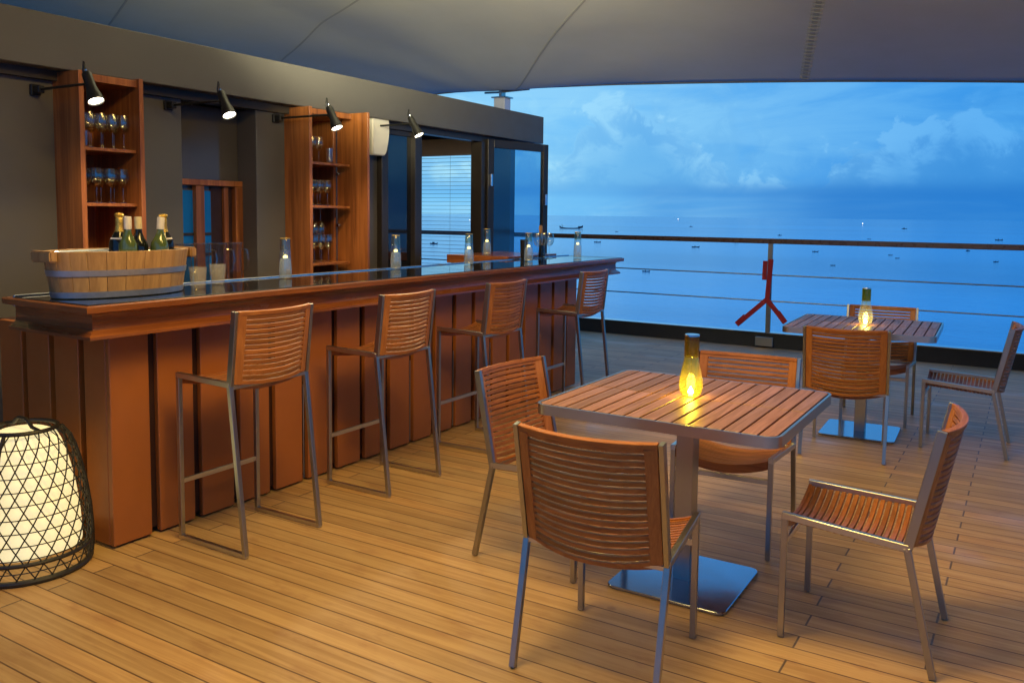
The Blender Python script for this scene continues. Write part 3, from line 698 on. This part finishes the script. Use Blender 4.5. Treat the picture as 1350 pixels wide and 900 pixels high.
def seatset(name, label, cat, group, hw, hwf, front, joint, rear, top, nb, ns, sag, bow, sled, stretch):
    """side profile points are (y, z)"""
    t_ = thing(name, label, cat, (0, 0, 0), 0, group)
    tw = .021
    tilt = Vector((top[0]-joint[0], top[1]-joint[1])); H = tilt.length; tu = tilt/H
    # seat slats
    mb = MB(); depth = front[0]-joint[0]-.012; pitch = depth/ns; zf = front[1]-.010; zj = joint[1]-.008
    for i in range(ns):
        yc = front[0]-.006-(i+.5)*pitch; hh = pitch*.355
        if i == 0: hh = pitch*.46
        f_ = (front[0]-yc)/(front[0]-joint[0]); zc = zf+(zj-zf)*f_
        hy_ = hwf+(hw-hwf)*f_
        strip(mb, lin(-hy_+.012, hy_-.012, 11), lambda x, yc=yc, zc=zc, hy_=hy_: (yc, zc-sag*(1-(x/(hy_))**2)), (hh, 0), .015)
    seat = mb.build('seat', M_['chair'], t_, .0015)
    mb = MB()
    strip(mb, lin(-hwf+.012, hwf-.012, 13), lambda x: (front[0]-.009, zf-.008-sag*(1-(x/hwf)**2)), (.0, .020), .014)
    mb.build('front_apron', M_['chair'], seat, .002)
    # back: stiles then slats
    mb = MB(); z0 = .004; xi = hw-.048; pitch = (H-.012)/nb
    def cen(x, s_): return (joint[0]+tu[0]*s_-bow*(1-(x/hw)**2), joint[1]+tu[1]*s_-(.005+(.033 if not sled else .017)*(1-s_/H)**1.4)*(1-(x/hw)**2))
    for i in range(nb):
        s_ = z0+(i+.5)*pitch; hh = pitch*.37
        strip(mb, lin(-xi, xi, 11), lambda x, s_=s_: cen(x, s_), (tu[0]*hh, tu[1]*hh), .013)
    bk = mb.build('backrest', M_['chair'], t_, .0015)
    mb = MB(); s_ = H-.004
    strip(mb, lin(-hw+.011, hw-.011, 15), lambda x: cen(x, s_), (tu[0]*.009, tu[1]*.009), .021); mb.build('top_slat', M_['chair'], bk, .002)
    for sg in (-1, 1):
        mb = MB(); a, b_ = sorted((sg*(xi-.001), sg*(hw-.010)))
        strip(mb, lin(a, b_, 4), lambda x: cen(x, H/2-.004), (tu[0]*(H/2-.006), tu[1]*(H/2-.006)), .018); mb.build('stile', M_['chairv'], bk, .002)
    for sg in (-1, 1):
        x = sg*hw; xf = sg*hwf
        mb = MB(); mb.bar((xf, front[0]-tw/2, 0.004 if not sled else .02), (xf, front[0]-tw/2, front[1]-.012), tw, tw, (0, 1, 0)); mb.build('leg', M_['steel'], t_, .0015)
        mb = MB(); mb.bar((x, rear[0], .004 if not sled else .01), (x, joint[0], joint[1]), tw, tw*1.05, (0, 1, 0)); mb.build('leg', M_['steel'], t_, .0015)
        mb = MB(); mb.bar((x, joint[0]-.002, joint[1]-.004), (x, top[0]+.001, top[1]+.004), tw*.8, .030, (0, 1, 0)); mb.build('upright', M_['steel'], t_, .0015)
        mb = MB(); mb.bar((xf, front[0], front[1]-.0005), (x, joint[0]-.006, joint[1]), tw+.001, .024); mb.build('seat_rail', M_['steelx'], t_, .0015)
        if sled:
            mb = MB(); mb.bar((xf, front[0], .011), (x, rear[0]-.008, .011), tw, .021); mb.build('floor_runner', M_['steelx'], t_, .0015)
    mb = MB(); mb.bar((-hwf+.008, front[0]-tw/2, stretch), (hwf-.008, front[0]-tw/2, stretch), .014, .022); mb.build('stretcher', M_['steelx'], t_, .0015)
    mb = MB(); mb.bar((-hw+.008, joint[0]-.006, joint[1]-.012), (hw-.008, joint[0]-.006, joint[1]-.012), .014, .016); mb.build('cross_bar', M_['steelx'], t_, .0015)
    return t_
GS = 'bar stools along the counter'; GC = 'slatted teak dining chairs'
stool = seatset('bar_stool', 'nearest bar stool with slatted teak back, first of four along the counter', 'bar stool', GS,
                .222, .222, (.190, .762), (-.160, .752), (-.245, 0), (-.200, 1.070), 14, 15, .030, .035, True, .27)
stool.location = (-3.085, 2.662, 0); stool.rotation_euler = (0, 0, R(90))
dup(stool, (-3.085, 3.62, 0), R(90), 'second bar stool from the lantern end of the counter')
dup(stool, (-3.065, 4.605, 0), R(90), 'third bar stool, partly behind the tilted dining chair back')
dup(stool, (-3.10, 5.95, 0), R(90), 'farthest bar stool, at the sea end of the counter')
chair = seatset('dining_chair', 'nearest teak chair seen from behind with blue reflections on its rear legs', 'chair', GC,
                .246, .218, (.205, .449), (-.205, .424), (-.300, 0), (-.292, .822), 18, 17, .045, .049, False, .35)
chair.location = (-1.172, 2.625, 0); chair.rotation_euler = (0, 0, R(3))
dup(chair, (-.51, 3.235, 0), R(90.5), 'right-hand teak chair in side view facing the near table')
dup(chair, (-1.712, 3.237, 0), R(-94.6), 'left-hand chair at the near table, closest to the bar stools')
dup(chair, (-1.155, 3.85, 0), R(184), 'chair on the far side of the near table, its back just above the tabletop')
dup(chair, (-.985, 5.80, 0), R(5), 'chair with its back to us at the far table')
dup(chair, (-.955, 6.78, 0), R(184), 'chair behind the far table, nearest the railing')
dup(chair, (-.375, 6.32, 0), R(90), 'chair at the right side of the far table, cut by the picture edge')

# ---- tables
def rrect(hx, hy, r, n=6):
    pts = []
    for cx_, cy_, a0 in ((hx-r, hy-r, 0), (-hx+r, hy-r, 90), (-hx+r, -hy+r, 180), (hx-r, -hy+r, 270)):
        for i in range(n+1): a = R(a0+90*i/n); pts.append((cx_+r*cos(a), cy_+r*sin(a)))
    return pts
def dining_table(label):
    t_ = thing('dining_table', label, 'table', (0, 0, 0), 0, 'steel edged teak tables')
    hx, hy, H = .475, .452, .765
    top = MB(); n_ = 15; wx = hx-.012; pit = 2*wx/n_
    for i in range(n_):
        for (ya, yb) in ((-hy+.014, -.003), (.003, hy-.014)):
            x0 = -wx+i*pit+.004; x1 = x0+pit-.008
            ce = .022 if i in (0, n_-1) else 0
            pts = [(x0, ya), (x1, ya), (x1, yb), (x0, yb)]
            if i == 0:   pts = [(x0, yb-ce), (x0, ya), (x1, ya), (x1, yb), (x0+ce, yb)] if yb > .1 else [(x0+ce, ya), (x1, ya), (x1, yb), (x0, yb), (x0, ya+ce)]
            if i == n_-1: pts = [(x0, ya), (x1, ya), (x1, yb-ce), (x1-ce, yb), (x0, yb)] if yb > .1 else [(x0, ya), (x1-ce, ya), (x1, ya+ce), (x1, yb), (x0, yb)]
            top.prism(pts, H-.022, H+.001)
    top.build('tabletop', M_['table'], t_, .0015)
    mb = MB(); o_ = rrect(hx, hy, .055, 8); i_ = rrect(hx-.010, hy-.010, .046, 8); k = len(o_)
    vs = [(x, y, H-.040) for x, y in o_]+[(x, y, H) for x, y in o_]+[(x, y, H) for x, y in i_]+[(x, y, H-.040) for x, y in i_]
    fs = []
    for a in range(4):
        b_ = (a+1) % 4
        for i in range(k): fs.append((a*k+i, a*k+(i+1) % k, b_*k+(i+1) % k, b_*k+i))
    mb.add(vs, fs); mb.build('steel_edge', M_['steelx'], t_, 0, True)
    mb = MB()
    for x in (-.25, 0, .25): mb.box(x-.02, x+.02, -hy+.015, hy-.015, H-.037, H-.0225)
    mb.box(-hx+.015, hx-.015, -.012, .012, H-.0365, H-.0228)
    mb.build('under_frame', M_['steelx'], t_)
    mb = MB(); mb.box(-.036, .036, -.036, .036, .012, H-.037); mb.build('column', M_['steel'], t_, .002)
    mb = MB(); mb.prism(rrect(.245, .245, .035), .002, .014); mb.build('base_plate', M_['plate'], t_, .002)
    return t_
T1 = dining_table('near square table of teak slats with a lit amber glass lamp on it'); T1.location = (-1.165, 3.285, 0)
T2 = dup(T1, (-.98, 6.31, 0), R(2), 'far square table near the railing, with a lit glass lamp on it')

# ---- glass lamps on tables (waisted flask) and along the bar (tapered)
def table_lamp(label, loc, tinted, lit):
    t_ = thing('glass_lamp', label, 'table lamp', loc, 0, 'lit glass lamps on the tables')
    g_ = M_['tint'] if tinted else M_['clearlamp']
    p = [(0, .004), (.034, .004), (.044, .018), (.049, .045), (.047, .075), (.040, .11), (.033, .14), (.0295, .165), (.0285, .245), (.0285, .252)]
    inner = [(r-.0022, z+(.004 if i < 2 else 0)) for i, (r, z) in enumerate(p) if r > 0]
    mb = MB(); mb.lathe(p+inner[::-1]+[(0, .010)], 32); mb.build('glass_body', g_, t_, smooth=True)
    mb = MB(); mb.lathe([(.0290, .165), (.0300, .166), (.0300, .250), (.0290, .251), (.0288, .25), (.0288, .167)], 32)
    nb_ = mb.build('amber_collar', M_['collar'], t_, smooth=True)
    mb = MB(); mb.lathe([(0, .257), (.029, .257), (.0305, .254), (.0305, .250), (.0, .250)], 28); mb.build('cap', M_['rimsteel'], t_, smooth=True)
    mb = MB(); mb.lathe([(0, .012), (.010, .013), (.013, .020), (.008, .030), (.003, .040), (0, .044)], 16); fl = mb.build('flame', M_['candle'], t_, smooth=True)
    mb = MB(); mb.lathe([(0, .066), (.003, .068), (.003, .16), (0, .162)], 8); mb.build('wick_tube', M_['tint'], t_, smooth=True)
    ld = bpy.data.lights.new('candle_light', 'POINT'); ld.energy = lit; ld.color = (1, .74, .14); ld.shadow_soft_size = .018
    lo = bpy.data.objects.new('candle_light', ld); C.objects.link(lo); lo.location = (loc[0], loc[1], loc[2]+.045)
    return t_
M_['collar'] = amber('amber_collar', (.84, .76, .38), (.6, .5, .18), .12, .05)
table_lamp('lit amber glass lamp on the near table', (-1.165, 3.30, .767), True, 1.9)
table_lamp('lit clear and amber glass lamp on the far table', (-.972, 6.28, .767), False, 1.5)

def bar_lamp_make(label, loc):
    t_ = thing('ribbed_glass_lamp', label, 'glass lamp', loc, 0, 'ribbed glass lamps standing on the bar')
    p = [(.035, .001), (.037, .004), (.037, .06), (.034, .11), (.030, .17), (.0275, .232)]
    mb = MB(); mb.lathe([(0, .001)]+p+[(r-.002, z+.003) for r, z in p[::-1]]+[(0, .006)], 28); mb.build('glass_body', M_['glass'], t_, smooth=True)
    # ribbed frosted insert with a tiny light
    mb = MB(); n_ = 40; vs = []; fs = []
    pr = [(.0, .006), (.031, .006), (.033, .03), (.033, .07), (.030, .105), (.022, .118), (0, .119)]
    for r, z in pr:
        for k in range(n_): rr = r*(1+(.035 if k % 2 else -.035)); vs.append((rr*cos(2*pi*k/n_), rr*sin(2*pi*k/n_), z))
    for i in range(len(pr)-1):
        for k in range(n_): fs.append((i*n_+k, i*n_+(k+1) % n_, (i+1)*n_+(k+1) % n_, (i+1)*n_+k))
    mb.add(vs, fs); mb.build('ribbed_insert', M_['ribbed'], t_)
    mb = MB(); mb.lathe([(0, .120), (.012, .121), (.014, .130), (.005, .136), (0, .136)], 14); mb.build('light', M_['candle_soft'], t_, smooth=True)
    mb = MB(); mb.lathe([(.0270, .165), (.0305, .167), (.0285, .232), (.0265, .232)], 28); mb.build('amber_collar', M_['collar2'], t_, smooth=True)
    mb = MB(); mb.lathe([(0, .236), (.028, .236), (.029, .233), (.028, .230), (0, .230)], 24); mb.build('cap', M_['gold'], t_, smooth=True)
    return t_
M_['collar2'] = glass('pale_amber_collar', (.92, .86, .66)); M_['candle_soft'] = emit('small_light', (1, .82, .25), 3.5)
bl0 = bar_lamp_make('ribbed glass lamp on the bar beside the frosted tumblers, leftmost of the six', (-3.70, 3.50, 1.1135))
for lb, l_ in (('ribbed glass lamp on the bar in front of the dark blue door pane', (-3.765, 4.58, 1.1135)),
               ('ribbed glass lamp on the bar just in front of the one on the side shelf', (-3.70, 5.38, 1.1135)),
               ('ribbed glass lamp on the bar beside the group of stemmed glasses', (-3.58, 6.08, 1.1135)),
               ('ribbed glass lamp alone at the sea end of the bar', (-3.56, 6.93, 1.1135)),
               ('ribbed glass lamp standing on the short side shelf behind the bar', (-4.16, 6.33, 1.1365))):
    dup(bl0, l_, 0, lb)

# ================================================================ THINGS ON THE BAR
# oval oak tub
TX, TY, TZ = -3.60, 2.385, 1.1135
tub = thing('oval_wooden_tub', 'oval oak wine tub with two metal hoops on the near end of the bar', 'wine tub', (TX, TY, TZ))
A0, B0, A1, B1, HT = .312, .165, .345, .195, .205
def ell(a, b_, k, n): th = 2*pi*k/n; return (b_*cos(th), a*sin(th))
N_ = 96; NS = 24
mb = MB()
for s_ in range(NS):                       # staves
    k0, k1 = s_*N_//NS, (s_+1)*N_//NS; vs = []; fs = []; q = []
    hh = HT
    for k in range(k0, k1+1):
        kk = min(max(k, k0+.03), k1-.03)
        for (a, b_, z) in ((A0, B0, 0), (A1 + (hh-HT)*.2, B1, hh), (A1-.018, B1-.018, hh), (A0-.018, B0-.018, .0)):
            x, y = ell(a, b_, kk, N_); q.append((x, y, z))
    m_ = k1-k0
    for i in range(m_):
        for c_ in range(4): fs.append((i*4+c_, i*4+(c_+1) % 4, i*4+4+(c_+1) % 4, i*4+4+c_))
    fs += [(0, 1, 2, 3), (m_*4+3, m_*4+2, m_*4+1, m_*4)]
    mb.add(q, fs)
mb.build('stave', M_['oak'], tub, .0015)
def hoop(z0, z1):
    mb = MB(); vs = []; fs = []
    for k in range(N_):
        for z, e in ((z0, .0008), (z0, .0035), (z1, .0035), (z1, .0008)):
            f_ = z/HT; x, y = ell(A0+(A1-A0)*f_+e, B0+(B1-B0)*f_+e, k, N_); vs.append((x, y, z))
    for k in range(N_):
        for c_ in range(4): fs.append((k*4+c_, k*4+(c_+1) % 4, ((k+1) % N_)*4+(c_+1) % 4, ((k+1) % N_)*4+c_))
    mb.add(vs, fs); return mb.build('hoop', M_['tape'], tub, 0, True)
hoop(.004, .030); hoop(.098, .124)
for sg in (-1, 1):
    mb = MB(); y = sg*(A1+.012); mb.box(-.075, .075, min(y-.022*sg, y+.012*sg), max(y-.022*sg, y+.012*sg), .160, .209); mb.build('handle', M_['oak'], tub, .006, True, 2)
mb = MB(); vs = []; fs = []
for a, b_, z in ((A1-.030, B1-.030, HT-.012), (A1-.022, B1-.022, HT-.004), (A0-.03, B0-.03, .02)):
    for k in range(48): x, y = ell(a, b_, k, 48); vs.append((x, y, z))
for i_, j_ in ((1, 0), (0, 2)):
    for k in range(48): fs.append((i_*48+k, i_*48+(k+1) % 48, j_*48+(k+1) % 48, j_*48+k))
fs.append(tuple(96+k for k in range(48))); mb.add(vs, fs); mb.build('metal_liner', M_['rimsteel'], tub, 0, True)
mb = MB(); random.seed(5)
for i in range(150):
    th = random.random()*2*pi; r_ = random.random()**.5; x, y = (B1-.05)*r_*cos(th), (A1-.05)*r_*sin(th)
    s_ = random.uniform(.010, .017); mt = Matrix.Translation((x, y, HT-.055+random.uniform(-.012, .012))) @ Matrix.Rotation(random.random()*3, 4, (random.random(), random.random(), random.random()+.1))
    mb.box(-s_, s_, -s_, s_, -s_*.8, s_*.8, mt)
tag(mb.build('crushed_ice', plain('ice', (.75, .80, .84), .1, 0, .1), loc=(TX, TY, TZ)), 'ice cubes filling the oval wooden tub around the bottles', 'ice', kind='stuff')
# bottles
def bottle(label, x, y, lean, kind, ztop):
    t_ = thing('wine_bottle' if kind != 'fizz' else 'champagne_bottle', label, 'bottle', (x, y, TZ+.035), 0, 'bottles chilling in the oval tub')
    t_.rotation_euler = lean; H = ztop
    gl = {'green': M_['bottle'], 'dark': M_['darkbottle'], 'fizz': M_['darkbottle']}[kind]; R0 = .041 if kind != 'fizz' else .045
    mb = MB(); mb.lathe([(0, 0), (R0, .002), (R0, H*.55), (R0*.94, H*.62), (R0*.62, H*.70), (.017, H*.77), (.0145, H*.82), (.0145, H*.985), (0, H*.985)], 24); mb.build('body', gl, t_, smooth=True)
    if kind == 'fizz':
        mb = MB(); mb.lathe([(.0245, H*.705), (.0185, H*.77), (.0165, H*.85), (.0175, H*.87), (.0175, H*.93), (.0155, H*.945), (.0205, H*.965), (.0215, H*.985), (.017, H*1.005), (0, H*1.01)], 20); mb.build('foil', M_['gold'], t_, smooth=True)
        mb = MB(); mb.lathe([(R0*.86, H*.64), (R0*.88, H*.641), (.0262, H*.70), (.0245, H*.71)], 24); mb.build('neck_label', M_['label'], t_, smooth=True)
    else:
        mb = MB(); mb.lathe([(.0155, H*.825), (.0168, H*.83), (.0168, H*1.0), (.0158, H*1.008), (0, H*1.01)], 20); mb.build('foil', M_['foil'] if kind == 'green' else M_['cream'], t_, smooth=True)
    return t_
bottle('champagne bottle with gold foil, leftmost of the bottles in the tub', -3.680, 2.433, (R(-1), R(1), 0), 'fizz', .335)
bottle('green bottle with white foil top beside the left champagne bottle', -3.570, 2.409, (R(1), R(2), 0), 'green', .320)
bottle('dark bottle with a cream foil top in the middle of the tub', -3.630, 2.511, (R(1), R(0), 0), 'dark', .318)
bottle('green bottle with white foil leaning right, fourth from the left in the tub', -3.570, 2.562, (R(-3), R(2), 0), 'green', .318)
bottle('champagne bottle with gold foil at the right end of the tub', -3.660, 2.673, (R(3), R(2), 0), 'fizz', .332)

# frosted tumblers
for lb, l_ in (('squat frosted tumbler on the bar, the nearer of the pair beside the tub', (-3.58, 2.80, 1.1135)), ('squat frosted tumbler on the bar, the farther of the pair beside the tub', (-3.70, 3.02, 1.1135))):
    mb = MB(); mb.lathe([(0, 0), (.033, 0), (.035, .004), (.044, .105), (.0415, .105), (.033, .014), (0, .014)], 8 if 0 else 20); o = mb.build('frosted_tumbler', M_['frost'], smooth=True, loc=l_); tag(o, lb, 'tumbler', 'frosted tumblers on the bar')
# glass jugs on the worktop behind the bar
jug = None; JY = (3.085, 3.205, 3.325, 3.435)
for i, (y, lb) in enumerate(((JY[0], 'glass jug behind the tub end, left of the row'), (JY[1], 'second glass jug from the tub behind the bar edge'), (JY[2], 'third glass jug behind the bar edge'), (JY[3], 'glass jug with visible handle at the right of the row'))):
    if jug is None:
        jug = thing('glass_jug', lb, 'jug', (-4.06, y, 1.078), 0, 'glass jugs behind the bar')
        mb = MB(); p = [(0, 0), (.036, 0), (.040, .008), (.046, .07), (.042, .15), (.047, .235)]; mb.lathe(p+[(r-.002, z+.001) for r, z in p[:0:-1]]+[(0, .006)], 24); mb.build('body', M_['jug'], jug, smooth=True)
        mb = MB(); mb.tube([(0, .044, .20), (0, .078, .195), (0, .086, .14), (0, .075, .08), (0, .046, .06)], .006, 8); mb.build('handle', M_['glass'], jug, smooth=True)
        mb = MB(); mb.lathe([(.0450, .231), (.0480, .233), (.0480, .238), (.0450, .239)], 24); mb.build('rim', M_['glass'], jug, smooth=True)
    else: dup(jug, (-4.06, y, 1.078), R(-20*i), lb)
# group near the far lamp: wine glasses, a small dark bottle, a wooden grinder
wg2 = wineglass_mesh(.225, .042, .80).build('tall_wine_glass', M_['glass'], smooth=True); tag(wg2, '', 'glass')
for i, (l_, lb) in enumerate((((-3.720, 6.480, 1.1135), 'tall stemmed glass nearest the fourth bar lamp, left of the trio'), ((-3.760, 6.660, 1.1135), 'tall stemmed glass in the middle of the trio near the end of the bar'), ((-3.700, 6.650, 1.1135), 'tall stemmed glass on the sea side of the trio on the bar'))):
    o = wg2 if i == 0 else wg2.copy()
    if i: C.objects.link(o)
    o.location = l_; tag(o, lb, 'glass', 'tall stemmed glasses on the bar')
gr_ = thing('pepper_grinder', 'wooden handled utensil standing behind the stemmed glasses at the end of the bar', 'utensil', (-3.800, 6.690, 1.1135))
mb = MB(); mb.lathe([(0, 0), (.030, .002), (.032, .02), (.026, .10), (.026, .20), (0, .20)], 18); mb.build('body', M_['darkbottle'], gr_, smooth=True)
mb = MB(); mb.lathe([(0, .20), (.012, .202), (.016, .23), (.019, .27), (.014, .292), (0, .295)], 16, mt=Matrix.Translation((0, 0, 0)) @ Matrix.Rotation(R(5), 4, 'X')); mb.build('handle', M_['oak'], gr_, smooth=True)
mb = MB(); mb.lathe([(0, 0), (.028, 0), (.031, .01), (.036, .17), (.033, .17), (.028, .010), (0, .010)], 24); o = mb.build('ice_bucket', M_['black'], smooth=True, loc=(-3.790, 6.360, 1.1135)); tag(o, 'small black bucket on the bar between the fourth lamp and the stemmed glasses', 'bucket')

# ================================================================ FLOOR LANTERN
LX, LY = -3.565, 1.90
ln_ = thing('floor_lantern', 'glowing paper lantern in a woven black cane cage, on the deck beside the bar', 'lantern', (LX, LY, 0))
cage = [(.240, .0), (.246, .06), (.245, .14), (.238, .24), (.224, .34), (.203, .44), (.180, .52), (.158, .565), (.128, .592)]
def rad(z):
    for (r0, z0), (r1, z1) in zip(cage, cage[1:]):
        if z <= z1: return r0+(r1-r0)*(z-z0)/(z1-z0)
    return cage[-1][0]
mb = MB(); pp = [(r-.036, z) for r, z in cage if z > .05]; mb.lathe([(0, .09), (pp[0][0], .09)]+[(rad(z)-.034, z) for z in lin(.10, .565, 14)]+[(.085, .582), (0, .584)], 40)
mb.build('paper_shade', M_['paper'], ln_, smooth=True)
mb = MB(); nh = 24
for s_ in (-1, 1):
    for k in range(nh):
        pts = []
        for i in range(23):
            z = .012+(.59-.012)*i/22; th = 2*pi*(k+.25*s_)/nh+s_*z*2.45
            r_ = rad(z)+s_*.0015; pts.append((r_*cos(th), r_*sin(th), z))
        mb.tube(pts, .0028, 4, cap=False)
dz_ = .0537*1.0
for i in range(1, 11):
    z = .0534*i; r_ = rad(z); mb.tube([(r_*cos(2*pi*k/48), r_*sin(2*pi*k/48), z) for k in range(48)], .0028, 4, closed=True)
mb.build('cane_weave', M_['wire'], ln_, smooth=True)
for z, rr, tr in ((.012, .240, .013), (.085, .244, .009), (.590, .130, .009)):
    mb = MB(); mb.tube([(rr*cos(2*pi*k/60), rr*sin(2*pi*k/60), z) for k in range(60)], tr, 8, closed=True); mb.build('hoop', M_['wire'], ln_, smooth=True)
mb = MB(); mb.tube([(-.13, .0, .592), (-.07, 0, .600), (-.05, 0, .618), (-.025, 0, .630), (.025, 0, .630), (.05, 0, .618), (.07, 0, .600), (.13, 0, .592)], .008, 8); mb.build('handle', M_['wire'], ln_, smooth=True)
for a in (64, 184, 304):
    mb = MB(); c_, s_ = cos(R(a)), sin(R(a)); mb.tube([((rad(z)+.006)*c_, (rad(z)+.006)*s_, z) for z in lin(.01, .585, 14)], .008, 6); mb.build('rib', M_['wire'], ln_, smooth=True)

# ================================================================ RED STAND at the railing
rs = thing('red_stand', 'red forked metal stand hanging on the railing post', 'stand', (-2.61, RY-.04, 0))
mb = MB(); mb.bar((.0, 0, .52), (.03, 0, 1.02), .055, .02, (0, 1, 0)); mb.build('stem', M_['red'], rs, .002)
mb = MB(); mb.bar((-.035, -.02, .78), (-.030, -.02, 1.0), .05, .02, (0, 1, 0)); mb.build('clamp', M_['red'], rs, .002)
for a, b_ in (((-.005, 0, .55), (-.335, -.03, .235)), ((.0, 0, .55), (.225, -.03, .30))):
    mb = MB(); mb.bar(a, b_, .055, .018, (0, 1, 0)); d_ = (Vector(b_)-Vector(a)).normalized(); e_ = Vector(b_)
    mb.bar(e_-d_*.14+Vector((0, -.012, .012)), e_+Vector((0, -.012, .004)), .062, .02, (0, 1, 0)); mb.build('leg', M_['red'], rs, .002)

# ================================================================ BOATS
def boat(label, x, y, L_, kind):
    t_ = thing('fishing_boat', label, 'boat', (x, y, -18), random.uniform(-.5, .3)+R(30), 'small fishing boats on the sea')
    W2 = L_*.09; D = L_*(.035 if kind == 'outrigger' else .085)
    secs = [(-.5, .15, .09), (-.42, .6, .03), (-.2, 1, 0), (.1, 1, 0), (.35, .65, .02), (.5, .05, .12)]
    vs = []; fs = []
    for s_, w_, k in secs: vs += [(s_*L_, -W2*w_, D+k*L_), (s_*L_, -W2*w_*.5, k*L_*.4-.05), (s_*L_, W2*w_*.5, k*L_*.4-.05), (s_*L_, W2*w_, D+k*L_)]
    for i in range(len(secs)-1):
        a = i*4
        for c_ in range(4): fs.append((a+c_, a+(c_+1) % 4, a+4+(c_+1) % 4, a+4+c_))
    fs += [(0, 1, 2, 3), tuple(len(secs)*4-4+k for k in (3, 2, 1, 0))]
    mb = MB(); mb.add(vs, fs); hm = M_['whiteboat'] if kind == 'light' else M_['hull']
    mb.build('hull', hm, t_)
    if kind == 'outrigger':
        mb = MB(); mb.tube([(-.22*L_, 0, D*1.2), (-.22*L_, -L_*.22, D*.6)], L_*.006, 5); mb.tube([(.2*L_, 0, D*1.2), (.2*L_, -L_*.22, D*.6)], L_*.006, 5); mb.tube([(-.4*L_, -L_*.22, .02*L_), (.38*L_, -L_*.22, .02*L_)], L_*.012, 6); mb.build('outrigger', M_['hull'], t_)
        mb = MB(); mb.tube([(-.36*L_, 0, D), (-.40*L_, 0, D+.16*L_)], L_*.008, 5); mb.box(.30*L_, .42*L_, -W2*.5, W2*.5, D, D+.07*L_); mb.build('mast', M_['hull'], t_)
    elif kind == 'cabin':
        mb = MB(); mb.box(-.22*L_, .08*L_, -W2*.7, W2*.7, D*.9, D+.16*L_); mb.build('cabin', M_['hull'], t_)
    elif kind == 'light':
        mb = MB(); mb.box(-.2*L_, .1*L_, -W2*.7, W2*.7, D*.9, D+.12*L_); mb.build('cabin', M_['whiteboat'], t_)
        mb = MB(); mb.lathe([(0, 0), (L_*.16, L_*.16), (0, L_*.32)], 10, (0, 0, D+.16*L_)); mb.build('masthead_light', M_['boatlight'], t_)
    else:
        mb = MB(); mb.tube([(-.1*L_, 0, D*.6), (-.08*L_, 0, D+.14*L_)], [W2*.7, W2*.35], 8); mb.build('seated_figure', M_['hull'], t_)
    return t_
random.seed(11)
BO = [(-576.8, 1101.3, 38, 'outrigger', 'long outrigger boat just above the rail beside the last bar lamp'),
 (-272, 561, 5.5, 'canoe', 'dark boat just under the rail between the bar end and the first gap of sea'),
 (-438, 957, 4.5, 'canoe', 'tiny boat right above the rail, right of the outrigger boat'),
 (-116.2, 279.4, 3.0, 'canoe', 'nearest dark boat, by the upper wire right of the bar corner'),
 (-184.6, 524.4, 5.5, 'canoe', 'dark flat boat under the rail above the near table lamp'),
 (-197.9, 653.6, 4.5, 'cabin', 'small boat touching the underside of the rail left of the red stand'),
 (-238.7, 948.9, 5, 'cabin', 'small boat just above the rail near the red stand'),
 (-108, 511.6, 4.0, 'canoe', 'dark boat below the rail, right of the red stand'),
 (-70.7, 369.1, 2.2, 'canoe', 'faint boat above the upper wire, right of the red stand'),
 (-567, 1581, 7, 'cabin', 'tiny boat in the far water beneath the left white light'),
 (-1627, 4333, 26, 'light', 'far pale boat with a white light on the left part of the horizon'),
 (-463, 2854, 20, 'light', 'far pale boat with a white light on the right part of the horizon'),
 (-220, 1835, 11, 'cabin', 'far boat to the right of the right white light'),
 (-134, 866, 4.0, 'canoe', 'faint boat right on the rail above the far table'),
 (-65.8, 496.9, 2.6, 'canoe', 'upper left boat of the faint pair above the far table lamp'),
 (-57.8, 461.1, 2.2, 'canoe', 'lower right boat of the faint pair above the far table lamp'),
 (-35.2, 603.4, 3.4, 'cabin', 'dark boat under the rail near the right picture edge'),
 (-14.8, 456, 3.2, 'canoe', 'lowest boat at the right picture edge, under the rail'),
 (-29.3, 948.2, 8.5, 'canoe', 'flat boat just above the rail at the right picture edge'),
 (-331.5, 441.9, 5.5, 'cabin', 'boat seen through the slatted blind below the rail'),
 (-1347, 1961, 14, 'light', 'pale boat with a white light seen through the slatted blind')]
for x, y, L_, kd, lb in BO: boat(lb, x, y, L_*(.55 if kd == 'light' else .9), kd)
